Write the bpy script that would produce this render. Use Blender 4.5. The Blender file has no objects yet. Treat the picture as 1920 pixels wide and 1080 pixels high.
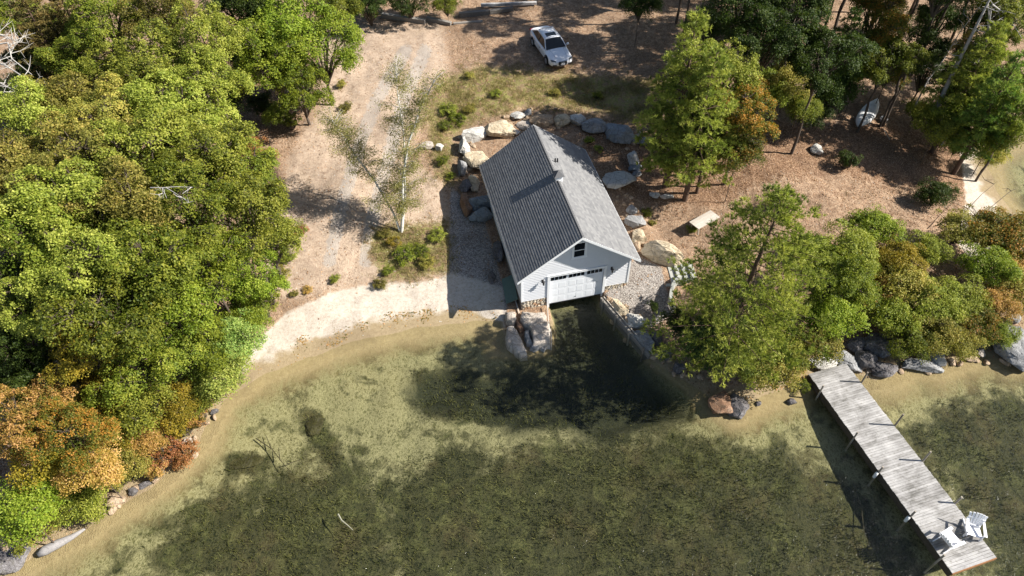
import bpy, math, random
import numpy as np
from mathutils import Matrix, Vector
PI = math.pi
R_ = math.radians
rng = np.random.default_rng(7)
random.seed(7)
sc = bpy.context.scene
COL = sc.collection

# ------------------------------------------------------------------ camera, world, sun, exposure
CAM_F, CAM_T, CAM_R, CAM_H = 1304.7, 0.835236, -0.0244356, 35.0
cam_data = bpy.data.cameras.new('camera')
cam_data.sensor_width = 36.0
cam_data.lens = CAM_F / 1920.0 * 36.0
cam_data.clip_start = 0.5
cam_data.clip_end = 600.0
cam = bpy.data.objects.new('camera', cam_data)
COL.objects.link(cam)
cam.matrix_world = Matrix.Translation((0, 0, CAM_H)) @ Matrix.Rotation(PI / 2 - CAM_T, 4, 'X') @ Matrix.Rotation(CAM_R, 4, 'Z')
sc.camera = cam

SUN_EL, SUN_AZ = 39.6, -5.5        # azimuth measured from +X towards +Y
world = bpy.data.worlds.new('World')
sc.world = world
world.use_nodes = True
wn = world.node_tree
wn.nodes.clear()
sky = wn.nodes.new('ShaderNodeTexSky')
sky.sky_type = 'NISHITA'
sky.sun_disc = False
sky.sun_elevation = R_(SUN_EL)
sky.sun_rotation = R_(90 - SUN_AZ)
bg = wn.nodes.new('ShaderNodeBackground')
bg.inputs['Strength'].default_value = 0.064
wo = wn.nodes.new('ShaderNodeOutputWorld')
wn.links.new(sky.outputs[0], bg.inputs['Color'])
wn.links.new(bg.outputs[0], wo.inputs['Surface'])
sd = bpy.data.lights.new('sun', 'SUN')
sd.energy = 5.0
sd.angle = R_(0.5)
sd.color = (1.0, 0.95, 0.87)
sun = bpy.data.objects.new('sun', sd)
COL.objects.link(sun)
sv = Vector((math.cos(R_(SUN_EL)) * math.cos(R_(SUN_AZ)), math.cos(R_(SUN_EL)) * math.sin(R_(SUN_AZ)), math.sin(R_(SUN_EL))))
sun.rotation_euler = sv.to_track_quat('Z', 'Y').to_euler()
sun.location = sv * 100
sc.view_settings.view_transform = 'Standard'
sc.view_settings.look = 'None'
sc.view_settings.gamma = 1.0
sc.view_settings.use_curve_mapping = False
sc.view_settings.exposure = 1.05
sc.cycles.max_bounces = 6
sc.cycles.transparent_max_bounces = 8
sc.cycles.sample_clamp_indirect = 6.0
sc.cycles.sample_clamp_direct = 12.0

# ------------------------------------------------------------------ the calibrated view: pixel of the 1920x1080 picture <-> place
def project(P):
    P = np.asarray(P, float) - np.array([0, 0, CAM_H])
    x = P[..., 0]
    d = P[..., 1] * math.cos(CAM_T) - P[..., 2] * math.sin(CAM_T)
    u = P[..., 1] * math.sin(CAM_T) + P[..., 2] * math.cos(CAM_T)
    d = np.maximum(d, .1)
    xi = CAM_F * x / d
    yi = -CAM_F * u / d
    cr, sr = math.cos(CAM_R), math.sin(CAM_R)
    return np.stack([960 + cr * xi - sr * yi, 540 + sr * xi + cr * yi], -1)

def unproj(px, py, z):
    cr, sr = math.cos(CAM_R), math.sin(CAM_R)
    X, Y = px - 960, py - 540
    xi = cr * X + sr * Y
    yi = -sr * X + cr * Y
    d = np.array([xi, CAM_F * math.cos(CAM_T) - yi * math.sin(CAM_T), -CAM_F * math.sin(CAM_T) - yi * math.cos(CAM_T)])
    t = (z - CAM_H) / d[2]
    return np.array([0, 0, CAM_H]) + d * t

# ------------------------------------------------------------------ objects
def tag(o, label=None, cat=None, group=None, kind=None):
    if label: o['label'] = label
    if cat: o['category'] = cat
    if group: o['group'] = group
    if kind: o['kind'] = kind
    return o

def empty(name, loc, rz=0.0, label=None, cat=None, group=None):
    o = bpy.data.objects.new(name, None)
    o.empty_display_size = .3
    COL.objects.link(o)
    o.location = loc
    o.rotation_euler = (0, 0, rz)
    return tag(o, label, cat, group)

def link_mesh(name, me, mat=None, parent=None):
    o = bpy.data.objects.new(name, me)
    COL.objects.link(o)
    if mat is not None and not me.materials: me.materials.append(mat)
    if parent is not None: o.parent = parent
    return o

class MB:
    """collects shapes, built as one mesh"""
    def __init__(s): s.v = []; s.f = []; s.m = []
    def add(s, vs, fs, mi=0):
        b = len(s.v)
        s.v += [tuple(map(float, v)) for v in vs]
        s.f += [tuple(i + b for i in f) for f in fs]
        s.m += [mi] * len(fs)
        return s
    def box(s, x0, x1, y0, y1, z0, z1, mi=0):
        return s.add([(x0, y0, z0), (x1, y0, z0), (x1, y1, z0), (x0, y1, z0), (x0, y0, z1), (x1, y0, z1), (x1, y1, z1), (x0, y1, z1)],
              [(3, 2, 1, 0), (4, 5, 6, 7), (0, 1, 5, 4), (1, 2, 6, 5), (2, 3, 7, 6), (3, 0, 4, 7)], mi)
    def bar(s, a, b, w, h, up=(0, 0, 1), mi=0):
        a, b, up = Vector(a), Vector(b), Vector(up)
        d = (b - a).normalized()
        x = d.cross(up)
        if x.length < 1e-4: x = d.cross(Vector((1, 0, 0)))
        x.normalize(); u = x.cross(d)
        vs = []
        for p in (a, b):
            for sx, su in ((-1, -1), (1, -1), (1, 1), (-1, 1)):
                vs.append(p + x * (sx * w / 2) + u * (su * h / 2))
        return s.add(vs, [(3, 2, 1, 0), (4, 5, 6, 7), (0, 1, 5, 4), (1, 2, 6, 5), (2, 3, 7, 6), (3, 0, 4, 7)], mi)
    def tube(s, pts, rad, n=7, mi=0, cap=True):
        pts = [Vector(p) for p in pts]
        if not hasattr(rad, '__len__'): rad = [rad] * len(pts)
        vs, fs = [], []
        ref = None
        for i, p in enumerate(pts):
            d = (pts[min(i + 1, len(pts) - 1)] - pts[max(i - 1, 0)]).normalized()
            if ref is None:
                ref = d.cross(Vector((0.31, 0.17, 1)) if abs(d.z) < .9 else Vector((1, .2, 0))).normalized()
            x = (ref - d * ref.dot(d)).normalized(); ref = x
            y = d.cross(x)
            for k in range(n):
                a = 2 * PI * k / n
                vs.append(p + (x * math.cos(a) + y * math.sin(a)) * rad[i])
        for i in range(len(pts) - 1):
            for k in range(n):
                k2 = (k + 1) % n
                fs.append((i * n + k, i * n + k2, (i + 1) * n + k2, (i + 1) * n + k))
        if cap:
            fs.append(tuple(range(n - 1, -1, -1)))
            fs.append(tuple((len(pts) - 1) * n + k for k in range(n)))
        return s.add(vs, fs, mi)
    def mesh(s, name, mats=None, smooth=False):
        me = bpy.data.meshes.new(name)
        me.from_pydata(s.v, [], s.f)
        if mats is not None:
            for m in (mats if isinstance(mats, (list, tuple)) else [mats]): me.materials.append(m)
        if any(s.m): me.polygons.foreach_set('material_index', s.m)
        if smooth: me.polygons.foreach_set('use_smooth', [True] * len(me.polygons))
        me.update()
        return me
    def build(s, name, mat, parent=None, smooth=False, bevel=0):
        o = link_mesh(name, s.mesh(name, mat, smooth), None, parent)
        if bevel:
            b = o.modifiers.new('edge', 'BEVEL'); b.width = bevel; b.segments = 1; b.limit_method = 'ANGLE'
        return o

def np_mesh(name, V, F, mats, attrs=None, smooth=False):
    """V (n,3), F (m,k) with k constant"""
    me = bpy.data.meshes.new(name)
    n, (m, k) = len(V), F.shape
    me.vertices.add(n); me.vertices.foreach_set('co', np.ascontiguousarray(V, np.float32).ravel())
    me.loops.add(m * k); me.loops.foreach_set('vertex_index', np.ascontiguousarray(F, np.int32).ravel())
    me.polygons.add(m); me.polygons.foreach_set('loop_start', np.arange(0, m * k, k, dtype=np.int32))
    me.polygons.foreach_set('loop_total', np.full(m, k, dtype=np.int32))
    for mt in (mats if isinstance(mats, (list, tuple)) else [mats]):
        if mt is not None: me.materials.append(mt)
    if smooth: me.polygons.foreach_set('use_smooth', np.ones(m, bool))
    for nm, (dom, arr) in (attrs or {}).items():
        a = me.attributes.new(nm, 'FLOAT', dom); a.data.foreach_set('value', np.ascontiguousarray(arr, np.float32))
    me.update(calc_edges=True)
    return me

# ------------------------------------------------------------------ lattice noise for shapes
_perm = np.random.default_rng(3).random((256, 256)).astype(np.float32)
def vnoise(x, y):
    xi, yi = np.floor(x).astype(int), np.floor(y).astype(int)
    fx, fy = x - xi, y - yi
    fx, fy = fx * fx * (3 - 2 * fx), fy * fy * (3 - 2 * fy)
    g = lambda a, b: _perm[a & 255, b & 255]
    return (g(xi, yi) * (1 - fx) + g(xi + 1, yi) * fx) * (1 - fy) + (g(xi, yi + 1) * (1 - fx) + g(xi + 1, yi + 1) * fx) * fy
def fbm(x, y, o=4):
    s, a, t = 0, .5, 0
    for i in range(o):
        s = s + a * vnoise(x * 2 ** i + 17.3 * i, y * 2 ** i - 9.1 * i); t += a; a *= .5
    return s / t
def poly_sd(px, py, poly):
    """signed distance, positive inside"""
    P = np.asarray(poly, float); Q = np.roll(P, -1, 0)
    d = np.full(px.shape, 1e9); ins = np.zeros(px.shape, bool)
    for (ax, ay), (bx, by) in zip(P, Q):
        ex, ey = bx - ax, by - ay
        t = np.clip(((px - ax) * ex + (py - ay) * ey) / (ex * ex + ey * ey + 1e-12), 0, 1)
        d = np.minimum(d, (px - ax - t * ex) ** 2 + (py - ay - t * ey) ** 2)
        c = ((ay > py) != (by > py)) & (px < (bx - ax) * (py - ay) / ((by - ay) if by != ay else 1e-9) + ax)
        ins ^= c
    d = np.sqrt(d)
    return np.where(ins, d, -d)

# ------------------------------------------------------------------ materials
class NT:
    def __init__(s, name):
        s.mat = bpy.data.materials.new(name); s.mat.use_nodes = True
        s.t = s.mat.node_tree; s.t.nodes.clear()
        s.out = s.t.nodes.new('ShaderNodeOutputMaterial')
    def n(s, typ, **kw):
        nd = s.t.nodes.new(typ)
        for k, v in kw.items():
            if k.startswith('_'): setattr(nd, k[1:], v)
        return nd
    def l(s, a, b): s.t.links.new(a, b)
    def noise(s, scale, detail=4, rough=.6, vec=None, dist=0.0):
        nd = s.n('ShaderNodeTexNoise'); nd.inputs['Scale'].default_value = scale
        nd.inputs['Detail'].default_value = detail; nd.inputs['Roughness'].default_value = rough
        nd.inputs['Distortion'].default_value = dist
        if vec is not None: s.l(vec, nd.inputs['Vector'])
        return nd.outputs['Fac']
    def coord(s, kind='Object', scale=None):
        tc = s.n('ShaderNodeTexCoord').outputs[kind]
        if scale is None: return tc
        mp = s.n('ShaderNodeMapping'); mp.inputs['Scale'].default_value = scale
        s.l(tc, mp.inputs['Vector']); return mp.outputs[0]
    def attr(s, name):
        a = s.n('ShaderNodeAttribute'); a.attribute_name = name; return a.outputs['Fac']
    def ramp(s, fac, stops, interp='LINEAR'):
        r = s.n('ShaderNodeValToRGB'); cr = r.color_ramp; cr.interpolation = interp
        while len(cr.elements) < len(stops): cr.elements.new(.5)
        while len(cr.elements) > len(stops): cr.elements.remove(cr.elements[-1])
        for e, (p, c) in zip(cr.elements, stops):
            e.position = p; e.color = (*c, 1) if hasattr(c, '__len__') else (c, c, c, 1)
        s.l(fac, r.inputs[0]); return r.outputs[0]
    def val(s, x):
        v = s.n('ShaderNodeValue'); v.outputs[0].default_value = x; return v.outputs[0]
    def math(s, op, a, b=None, c=None, clamp=False):
        m = s.n('ShaderNodeMath'); m.operation = op; m.use_clamp = clamp
        for i, x in enumerate((a, b, c)):
            if x is None: continue
            if isinstance(x, (int, float)): m.inputs[i].default_value = x
            else: s.l(x, m.inputs[i])
        return m.outputs[0]
    def mix(s, fac, a, b, mode='MIX'):
        m = s.n('ShaderNodeMix'); m.data_type = 'RGBA'; m.blend_type = mode
        for sock, x in ((m.inputs[0], fac), (m.inputs[6], a), (m.inputs[7], b)):
            if isinstance(x, (int, float)): sock.default_value = x if sock.type == 'VALUE' else (x, x, x, 1)
            elif isinstance(x, (tuple, list)): sock.default_value = (*x, 1)
            else: s.l(x, sock)
        return m.outputs[2]
    def bump(s, h, strength=.5, dist=.02):
        b = s.n('ShaderNodeBump'); b.inputs['Strength'].default_value = strength; b.inputs['Distance'].default_value = dist
        s.l(h, b.inputs['Height']); return b.outputs[0]
    def pbr(s, col, rough=.7, bump=None, metal=0, spec=.3, **kw):
        p = s.n('ShaderNodeBsdfPrincipled')
        if isinstance(col, (tuple, list)): p.inputs['Base Color'].default_value = (*col, 1)
        else: s.l(col, p.inputs['Base Color'])
        if isinstance(rough, (int, float)): p.inputs['Roughness'].default_value = rough
        else: s.l(rough, p.inputs['Roughness'])
        p.inputs['Metallic'].default_value = metal
        p.inputs['Specular IOR Level'].default_value = spec
        for k, v in kw.items(): p.inputs[k.replace('_', ' ')].default_value = v
        if bump is not None: s.l(bump, p.inputs['Normal'])
        s.l(p.outputs[0], s.out.inputs['Surface']); return s.mat

def simple(name, col, rough=.6, var=.12, scale=6.0, bump=.15, metal=0, spec=.3, **kw):
    t = NT(name); c = t.coord('Object')
    n = t.noise(scale, 5, .65, c); f = t.noise(scale * 9, 3, .6, c)
    a = tuple(x * (1 - var) for x in col); b = tuple(min(1, x * (1 + var)) for x in col)
    k = t.math('MULTIPLY_ADD', f, .5, t.math('MULTIPLY', n, .5))
    return t.pbr(t.ramp(k, [(.3, a), (.7, b)]), rough, t.bump(f, bump, .01) if bump else None, metal, spec, **kw)

def leaf_mat(name, c0, c1, c2, trans=.45, hue=.03):
    t = NT(name)
    v = t.attr('v')
    oi = t.n('ShaderNodeObjectInfo').outputs['Random']
    k = t.math('ADD', v, t.math('MULTIPLY_ADD', oi, .3, -.15), clamp=True)
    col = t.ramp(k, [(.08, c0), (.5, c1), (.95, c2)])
    hs = t.n('ShaderNodeHueSaturation')
    t.l(t.math('MULTIPLY_ADD', oi, hue, .5 - hue / 2), hs.inputs['Hue']); t.l(col, hs.inputs['Color'])
    t.l(t.math('MULTIPLY_ADD', oi, .25, .88), hs.inputs['Value'])
    d = t.n('ShaderNodeBsdfPrincipled'); d.inputs['Roughness'].default_value = .55; d.inputs['Specular IOR Level'].default_value = .25
    t.l(hs.outputs[0], d.inputs['Base Color'])
    tr = t.n('ShaderNodeBsdfTranslucent')
    t.l(t.mix(.5, hs.outputs[0], (.9, 1.0, .25), 'MULTIPLY'), tr.inputs['Color'])
    m = t.n('ShaderNodeMixShader'); m.inputs[0].default_value = trans
    t.l(d.outputs[0], m.inputs[1]); t.l(tr.outputs[0], m.inputs[2])
    t.l(m.outputs[0], t.out.inputs['Surface'])
    return t.mat
# ------------------------------------------------------------------ house frame (used by the terrain too)
HO = np.array([4.2234, 29.5444, 0.0]); HA = 0.212
HR = np.array([math.cos(HA), math.sin(HA), 0]); HB = np.array([-math.sin(HA), math.cos(HA), 0])
def hw(s, t, z=0.0): return HO + HR * s + HB * t + np.array([0, 0, z])

# ------------------------------------------------------------------ terrain
SHORE = [(-60, 1300), (-20, 1090), (60, 1050), (150, 1000), (215, 955), (300, 900), (368, 835), (398, 785), (430, 742), (500, 700), (600, 660), (700, 632),
         (800, 613), (850, 606), (925, 600), (944, 604), (948, 655), (985, 664), (1031, 656)]
shore_w = [tuple(unproj(x, y, 0)[:2]) for x, y in SHORE]
slip_w = [tuple(hw(-1.72, .0)[:2]), tuple(hw(-1.72, 6)[:2]), tuple(hw(1.78, 6)[:2]), tuple(hw(1.78, .2)[:2])]
SHORE2 = [(1216, 668), (1240, 690), (1300, 722), (1340, 752), (1372, 772), (1400, 752), (1445, 737), (1490, 726), (1520, 700), (1560, 706), (1600, 700), (1640, 712), (1675, 704),
          (1700, 684), (1760, 692), (1800, 676), (1840, 664), (1880, 676), (1920, 655), (2000, 610)]
INLET = [(2010, 560), (1960, 500), (1935, 430), (1895, 395), (1868, 352), (1852, 310), (1862, 285), (1905, 268), (2020, 255), (2200, 240)]
shore_w += slip_w + [tuple(unproj(x, y, 0)[:2]) for x, y in SHORE2 + INLET]
LAND = shore_w + [(160, 75), (160, 220), (-160, 220), (-160, -40), (-55, -40)]
def axis(lo, hi, f0, f1, fine, grow=1.09):
    a = list(np.arange(f0, f1, fine)); st = fine
    while a[-1] < hi: st *= grow; a.append(a[-1] + st)
    st = fine; b = [f0]
    while b[-1] > lo: st *= grow; b.append(b[-1] - st)
    return np.array(b[1:][::-1] + a)
gx = axis(-150, 150, -32, 34, .2); gy = axis(-35, 200, 9.5, 62, .2)
GX, GY = np.meshgrid(gx, gy)
sdl = poly_sd(GX, GY, LAND)
sdl = sdl + (fbm(GX * .5, GY * .5) - .5) * .7 * np.clip(1 - np.abs(sdl) / 8, 0, 1)
hs_ = (GX - HO[0]) * HR[0] + (GY - HO[1]) * HR[1]
ht_ = (GX - HO[0]) * HB[0] + (GY - HO[1]) * HB[1]
nz = fbm(GX * .25, GY * .25)
hl = np.interp(sdl, [0, 1, 3, 6, 12, 20, 35, 60, 120], [0, .07, .28, .75, 1.5, 2.3, 3.2, 5, 9])
hl = hl + (nz - .5) * np.clip(sdl - 1, 0, 6) * .12 + (fbm(GX * 1.6, GY * 1.6, 3) - .5) * .12 * np.clip(sdl - .5, 0, 1)
hb = -np.interp(-sdl, [0, 1, 4, 10, 20, 40, 90], [0, .19, .68, 1.15, 1.6, 2.3, 4.0])
hb = hb + (fbm(GX * .8, GY * .8) - .5) * .22 * np.clip(-sdl * .4, 0, 1)
GZ = np.where(sdl > 0, hl, hb)
# a flat pad round the boathouse, sunk towards the driveway on its left
pad = np.clip(1 - np.maximum(np.maximum(-5.2 - hs_, hs_ - 6.5), np.maximum(.3 - ht_, ht_ - 12.5)) / 1.2, 0, 1)
padz = .3 + .065 * np.clip(hs_ + 3.6, 0, 12) + np.clip(ht_, 0, 13) * .045
landm = np.clip(sdl / .25, 0, 1)
GZ = np.where(sdl > 0, GZ * (1 - pad) + padz * pad * landm, GZ)
# the cut channel under the door: steep sides
slip = poly_sd(GX, GY, [tuple(hw(-1.75, -3)[:2]), tuple(hw(-1.75, 6)[:2]), tuple(hw(1.8, 6)[:2]), tuple(hw(1.85, .3)[:2]), (8.45, 25.7), (6.5, 24.5), (2.6, 25.9)])
GZ = np.where(slip > 0, np.minimum(GZ, -np.clip(slip * 3, 0, .85)), GZ)

def ground_z(x, y):
    i = int(np.clip(np.searchsorted(gx, x) - 1, 0, len(gx) - 2)); j = int(np.clip(np.searchsorted(gy, y) - 1, 0, len(gy) - 2))
    fx = (x - gx[i]) / (gx[i + 1] - gx[i]); fy = (y - gy[j]) / (gy[j + 1] - gy[j])
    return float((GZ[j, i] * (1 - fx) + GZ[j, i + 1] * fx) * (1 - fy) + (GZ[j + 1, i] * (1 - fx) + GZ[j + 1, i + 1] * fx) * fy)
def ground_zv(x, y):
    i = np.clip(np.searchsorted(gx, x) - 1, 0, len(gx) - 2); j = np.clip(np.searchsorted(gy, y) - 1, 0, len(gy) - 2)
    fx = (x - gx[i]) / (gx[i + 1] - gx[i]); fy = (y - gy[j]) / (gy[j + 1] - gy[j])
    return (GZ[j, i] * (1 - fx) + GZ[j, i + 1] * fx) * (1 - fy) + (GZ[j + 1, i] * (1 - fx) + GZ[j + 1, i + 1] * fx) * fy
def at(px, py, lift=0.0):
    """the spot of ground seen at a pixel"""
    z = 1.0
    for _ in range(25):
        P = unproj(px, py, z); z = .5 * z + .5 * ground_z(P[0], P[1])
    P = unproj(px, py, z)
    return Vector((P[0], P[1], z + lift))

GZ0 = GZ
PX = project(np.stack([GX, GY, GZ], -1)); QX, QY = PX[..., 0], PX[..., 1]
def mask(polys, soft=25.0):
    m = np.zeros(GX.shape)
    for p in polys: m = np.maximum(m, np.clip(.5 + poly_sd(QX, QY, p) / soft, 0, 1))
    return m
m_sand = mask([[(380, 800), (440, 700), (480, 640), (540, 585), (620, 548), (700, 532), (800, 528), (850, 512), (945, 540), (945, 640), (850, 640), (700, 668), (560, 715), (460, 765)],
               [(1395, 775), (1400, 735), (1480, 705), (1530, 700), (1560, 780), (1480, 790)],
               [(1800, 270), (1846, 270), (1850, 330), (1890, 400), (1880, 440), (1830, 500), (1790, 450), (1812, 380)], [(1840, 250), (2100, 230), (2100, 520), (1900, 440)]], 22)
m_grass = mask([[(820, 150), (900, 120), (1010, 135), (1100, 140), (1240, 150), (1245, 245), (1150, 215), (1000, 198), (900, 225), (850, 260), (850, 350), (815, 330), (800, 220)],
                [(700, 425), (840, 415), (848, 510), (720, 530), (690, 480)], [(1840, 250), (1850, 300), (1820, 290)]], 40)
m_path = mask([[(610, 40), (830, 40), (840, 130), (790, 200), (770, 300), (830, 340), (845, 430), (848, 520), (700, 530), (560, 560), (480, 560), (520, 420), (540, 300), (600, 200)]], 60)
m_gravel = mask([[(1128, 560), (1195, 480), (1240, 500), (1248, 540), (1262, 590), (1200, 625), (1165, 600)], [(845, 350), (905, 400), (950, 560), (950, 600), (845, 560), (843, 480)]], 16)
m_red = mask([[(1080, 230), (1260, 260), (1400, 230), (1560, 230), (1700, 230), (1840, 300), (1800, 380), (1600, 330), (1450, 330), (1340, 390), (1200, 380), (1120, 320)], [(450, 120), (560, 180), (540, 260), (440, 260)]], 50)
m_weed = mask([[(740, 1100), (730, 960), (800, 880), (880, 850), (960, 880), (1100, 850), (1200, 830), (1320, 830), (1480, 870), (1600, 950), (1700, 1100)],
               [(420, 1100), (300, 1060), (330, 1000), (400, 950), (470, 960), (520, 890), (620, 880), (690, 910), (720, 1000), (700, 1100)],
               [(1730, 830), (1790, 770), (1860, 735), (2000, 730), (2000, 1150), (1880, 1150), (1870, 1020), (1800, 920)]], 110)
m_weed = np.maximum(m_weed, mask([[(570, 772), (600, 775), (615, 810), (650, 870), (690, 930), (690, 960), (640, 930), (600, 840), (575, 815)], [(420, 858), (500, 858), (505, 880), (430, 890)],
               [(700, 905), (738, 905), (745, 945), (705, 945)], [(1180, 850), (1340, 845), (1570, 900), (1560, 950), (1300, 930)], [(340, 945), (410, 935), (420, 965), (350, 980)],
               [(1030, 600), (1120, 590), (1200, 680), (1260, 760), (1040, 800), (800, 780), (780, 700), (940, 700)]], 26) * .9)
m_weed = m_weed * np.clip((-sdl - .6) / 2.5, 0, 1)
m_deep_shade = mask([[(1033, 585), (1120, 575), (1190, 660), (1270, 740), (1290, 780), (1200, 810), (1120, 835), (1050, 800), (960, 815), (880, 770), (790, 775), (760, 735), (830, 690), (900, 700), (960, 680), (1035, 665)]], 60) * (sdl < 0)  # deeper bed by the channel, plus the pine's shadow painted dark

GZ[...] = np.where(sdl < 0, np.minimum(GZ, -1.25 * m_deep_shade * np.clip(-sdl / .8, 0, 1)), GZ)
m_track = np.zeros(GX.shape)
for off in (0, 62):
    pl = [(760 + off * .6, 95), (705 + off * .8, 190), (668 + off, 290), (640 + off, 390), (618 + off * 1.1, 490)]
    for (ax, ay), (bx, by) in zip(pl[:-1], pl[1:]):
        tt = np.clip(((QX - ax) * (bx - ax) + (QY - ay) * (by - ay)) / ((bx - ax) ** 2 + (by - ay) ** 2), 0, 1)
        m_track = np.maximum(m_track, np.clip(1.3 - np.hypot(QX - ax - tt * (bx - ax), QY - ay - tt * (by - ay)) / 15, 0, 1))
# material of the land: colour, grain and litter only
t = NT('ground_mix'); P = t.coord('Object')
n1 = t.noise(.9, 5, .65, P); n2 = t.noise(5.5, 4, .7, P); n3 = t.noise(26, 3, .7, P); n4 = t.noise(2.3, 5, .7, P, .6)
vor = t.n('ShaderNodeTexVoronoi'); vor.inputs['Scale'].default_value = 17.0; t.l(P, vor.inputs['Vector'])
vs = t.n('ShaderNodeSeparateColor'); t.l(vor.outputs['Color'], vs.inputs[0])
litter = t.ramp(vs.outputs[0], [(0, (.11, .072, .045)), (.3, (.23, .165, .115)), (.55, (.37, .26, .175)), (.8, (.46, .34, .235)), (1, (.36, .18, .09))])
litter = t.mix(t.ramp(n2, [(.35, 0.0), (.7, .8)]), litter, (.36, .25, .165))
litter = t.mix(t.ramp(n4, [(.42, 0.0), (.62, .7)]), litter, (.15, .09, .055))
red = t.ramp(vs.outputs[1], [(0, (.10, .055, .032)), (.4, (.18, .105, .062)), (.75, (.29, .18, .11)), (1, (.38, .26, .17))])
path = t.ramp(t.math('MULTIPLY_ADD', n3, .45, t.math('MULTIPLY', n2, .55)), [(.3, (.25, .185, .14)), (.55, (.45, .345, .255)), (.75, (.55, .445, .345))])
path = t.mix(t.ramp(n4, [(.5, 0.0), (.7, .6)]), path, litter)
grassc = t.ramp(t.math('MULTIPLY_ADD', n3, .5, t.math('MULTIPLY', n2, .5)), [(.3, (.08, .085, .025)), (.5, (.20, .19, .06)), (.7, (.38, .31, .14))])
sand = t.ramp(t.math('MULTIPLY_ADD', n3, .4, t.math('MULTIPLY', n2, .6)), [(.3, (.33, .27, .205)), (.5, (.49, .43, .36)), (.68, (.57, .515, .445))])
wet = t.ramp(t.math('MULTIPLY_ADD', n3, .3, t.math('MULTIPLY', n2, .6)), [(.3, (.24, .18, .105)), (.65, (.36, .285, .175))])
gv = t.n('ShaderNodeTexVoronoi'); gv.inputs['Scale'].default_value = 17.0; t.l(P, gv.inputs['Vector'])
gs = t.n('ShaderNodeSeparateColor'); t.l(gv.outputs['Color'], gs.inputs[0])
gravel = t.ramp(gs.outputs[0], [(0, (.13, .115, .10)), (.5, (.27, .24, .215)), (1, (.43, .39, .35))])
def soft(name, w=.7, nn=None):
    a = t.attr(name); k = t.math('MULTIPLY_ADD', t.math('SUBTRACT', nn if nn is not None else n4, .5), w * 2, a)
    return t.ramp(k, [(.38, 0.0), (.62, 1.0)])
c = t.mix(soft('red'), litter, red)
c = t.mix(soft('path'), c, path)
c = t.mix(t.math('MULTIPLY', soft('track', .8), .7), c, t.ramp(n3, [(.3, (.27, .24, .21)), (.7, (.44, .40, .355))]))
c = t.mix(soft('grass', .9), c, t.mix(t.ramp(n4, [(.46, 0.0), (.56, .85)]), grassc, litter))
c = t.mix(soft('gravel', .3), c, gravel)
sand = t.mix(t.ramp(t.math('MULTIPLY_ADD', n3, .45, t.math('MULTIPLY', n4, .55)), [(.36, .75), (.45, 0.0)]), sand, (.20, .15, .105))
c = t.mix(soft('sand', .35), c, sand)
zz = t.n('ShaderNodeSeparateXYZ'); t.l(P, zz.inputs[0])
k = t.math('MULTIPLY_ADD', n1, .16, zz.outputs[2])
c = t.mix(t.ramp(k, [(.14, 1.0), (.19, 0.0)]), c, wet)
bh = t.math('MULTIPLY_ADD', n3, .6, t.math('MULTIPLY', n2, 1.0))
bh = t.math('ADD', bh, t.math('MULTIPLY', vor.outputs['Distance'], .9))
bh = t.math('MULTIPLY', bh, t.ramp(t.attr('sand'), [(.3, 1.0), (.6, .32)]))
lo = t.noise(.33, 4, .6, P, .5)
c = t.mix(t.ramp(lo, [(.36, .45), (.5, 0.0)]), c, t.mix(.55, c, (.10, .07, .05), 'MIX'))
c = t.mix(t.ramp(t.noise(3.4, 5, .75, P), [(.55, 0.0), (.7, .5)]), c, t.mix(.6, c, (.12, .085, .06), 'MIX'))
M_ground = t.pbr(c, .92, t.bump(bh, .7, .05), spec=.1)

t = NT('lake_bed_mix'); P = t.coord('Object')
n2 = t.noise(3.0, 5, .7, P); n3 = t.noise(14, 4, .7, P); n4 = t.noise(1.1, 5, .68, P, .7)
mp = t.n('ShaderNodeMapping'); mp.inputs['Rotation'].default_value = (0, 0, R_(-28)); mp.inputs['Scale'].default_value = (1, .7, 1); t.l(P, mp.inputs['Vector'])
caustic_noise = t.noise(5.0, 5, .62, mp.outputs[0], 1.1)
caustic_noise = t.math('ABSOLUTE', t.math('SUBTRACT', caustic_noise, .5))            # caustic light painted as thin pale lines on the bed
caustic = t.ramp(caustic_noise, [(0.0, 1.0), (.02, .7), (.06, .1), (.09, 0.0)])
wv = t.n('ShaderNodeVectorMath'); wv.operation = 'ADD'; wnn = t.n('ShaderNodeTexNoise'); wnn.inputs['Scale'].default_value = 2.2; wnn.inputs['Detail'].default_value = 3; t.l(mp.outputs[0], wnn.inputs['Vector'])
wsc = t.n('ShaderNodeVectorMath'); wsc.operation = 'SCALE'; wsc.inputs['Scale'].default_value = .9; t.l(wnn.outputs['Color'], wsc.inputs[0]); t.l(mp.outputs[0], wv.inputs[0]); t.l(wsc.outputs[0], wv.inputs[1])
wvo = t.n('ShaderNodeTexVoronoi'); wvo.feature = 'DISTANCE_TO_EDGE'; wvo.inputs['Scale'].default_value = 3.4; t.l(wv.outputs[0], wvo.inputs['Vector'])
ridge = t.ramp(wvo.outputs['Distance'], [(0.0, 1.0), (.07, .45), (.22, 0.0)])  # second net of painted caustic light
caustic = t.math('MAXIMUM', caustic, t.math('MULTIPLY', ridge, .75))  # joins the second painted caustic net to the first
zz = t.n('ShaderNodeSeparateXYZ'); t.l(P, zz.inputs[0])
sandb = t.ramp(t.math('MULTIPLY_ADD', n3, .35, t.math('MULTIPLY', n2, .65)), [(.3, (.095, .078, .036)), (.5, (.150, .130, .064)), (.7, (.215, .186, .098))])
sandb = t.mix(t.ramp(t.noise(.22, 3, .5, P), [(.4, 0.0), (.65, .6)]), sandb, (.085, .088, .040))
depth_tint = t.ramp(zz.outputs[2], [(.0, 1.0), (.55, 0.0)])
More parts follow.
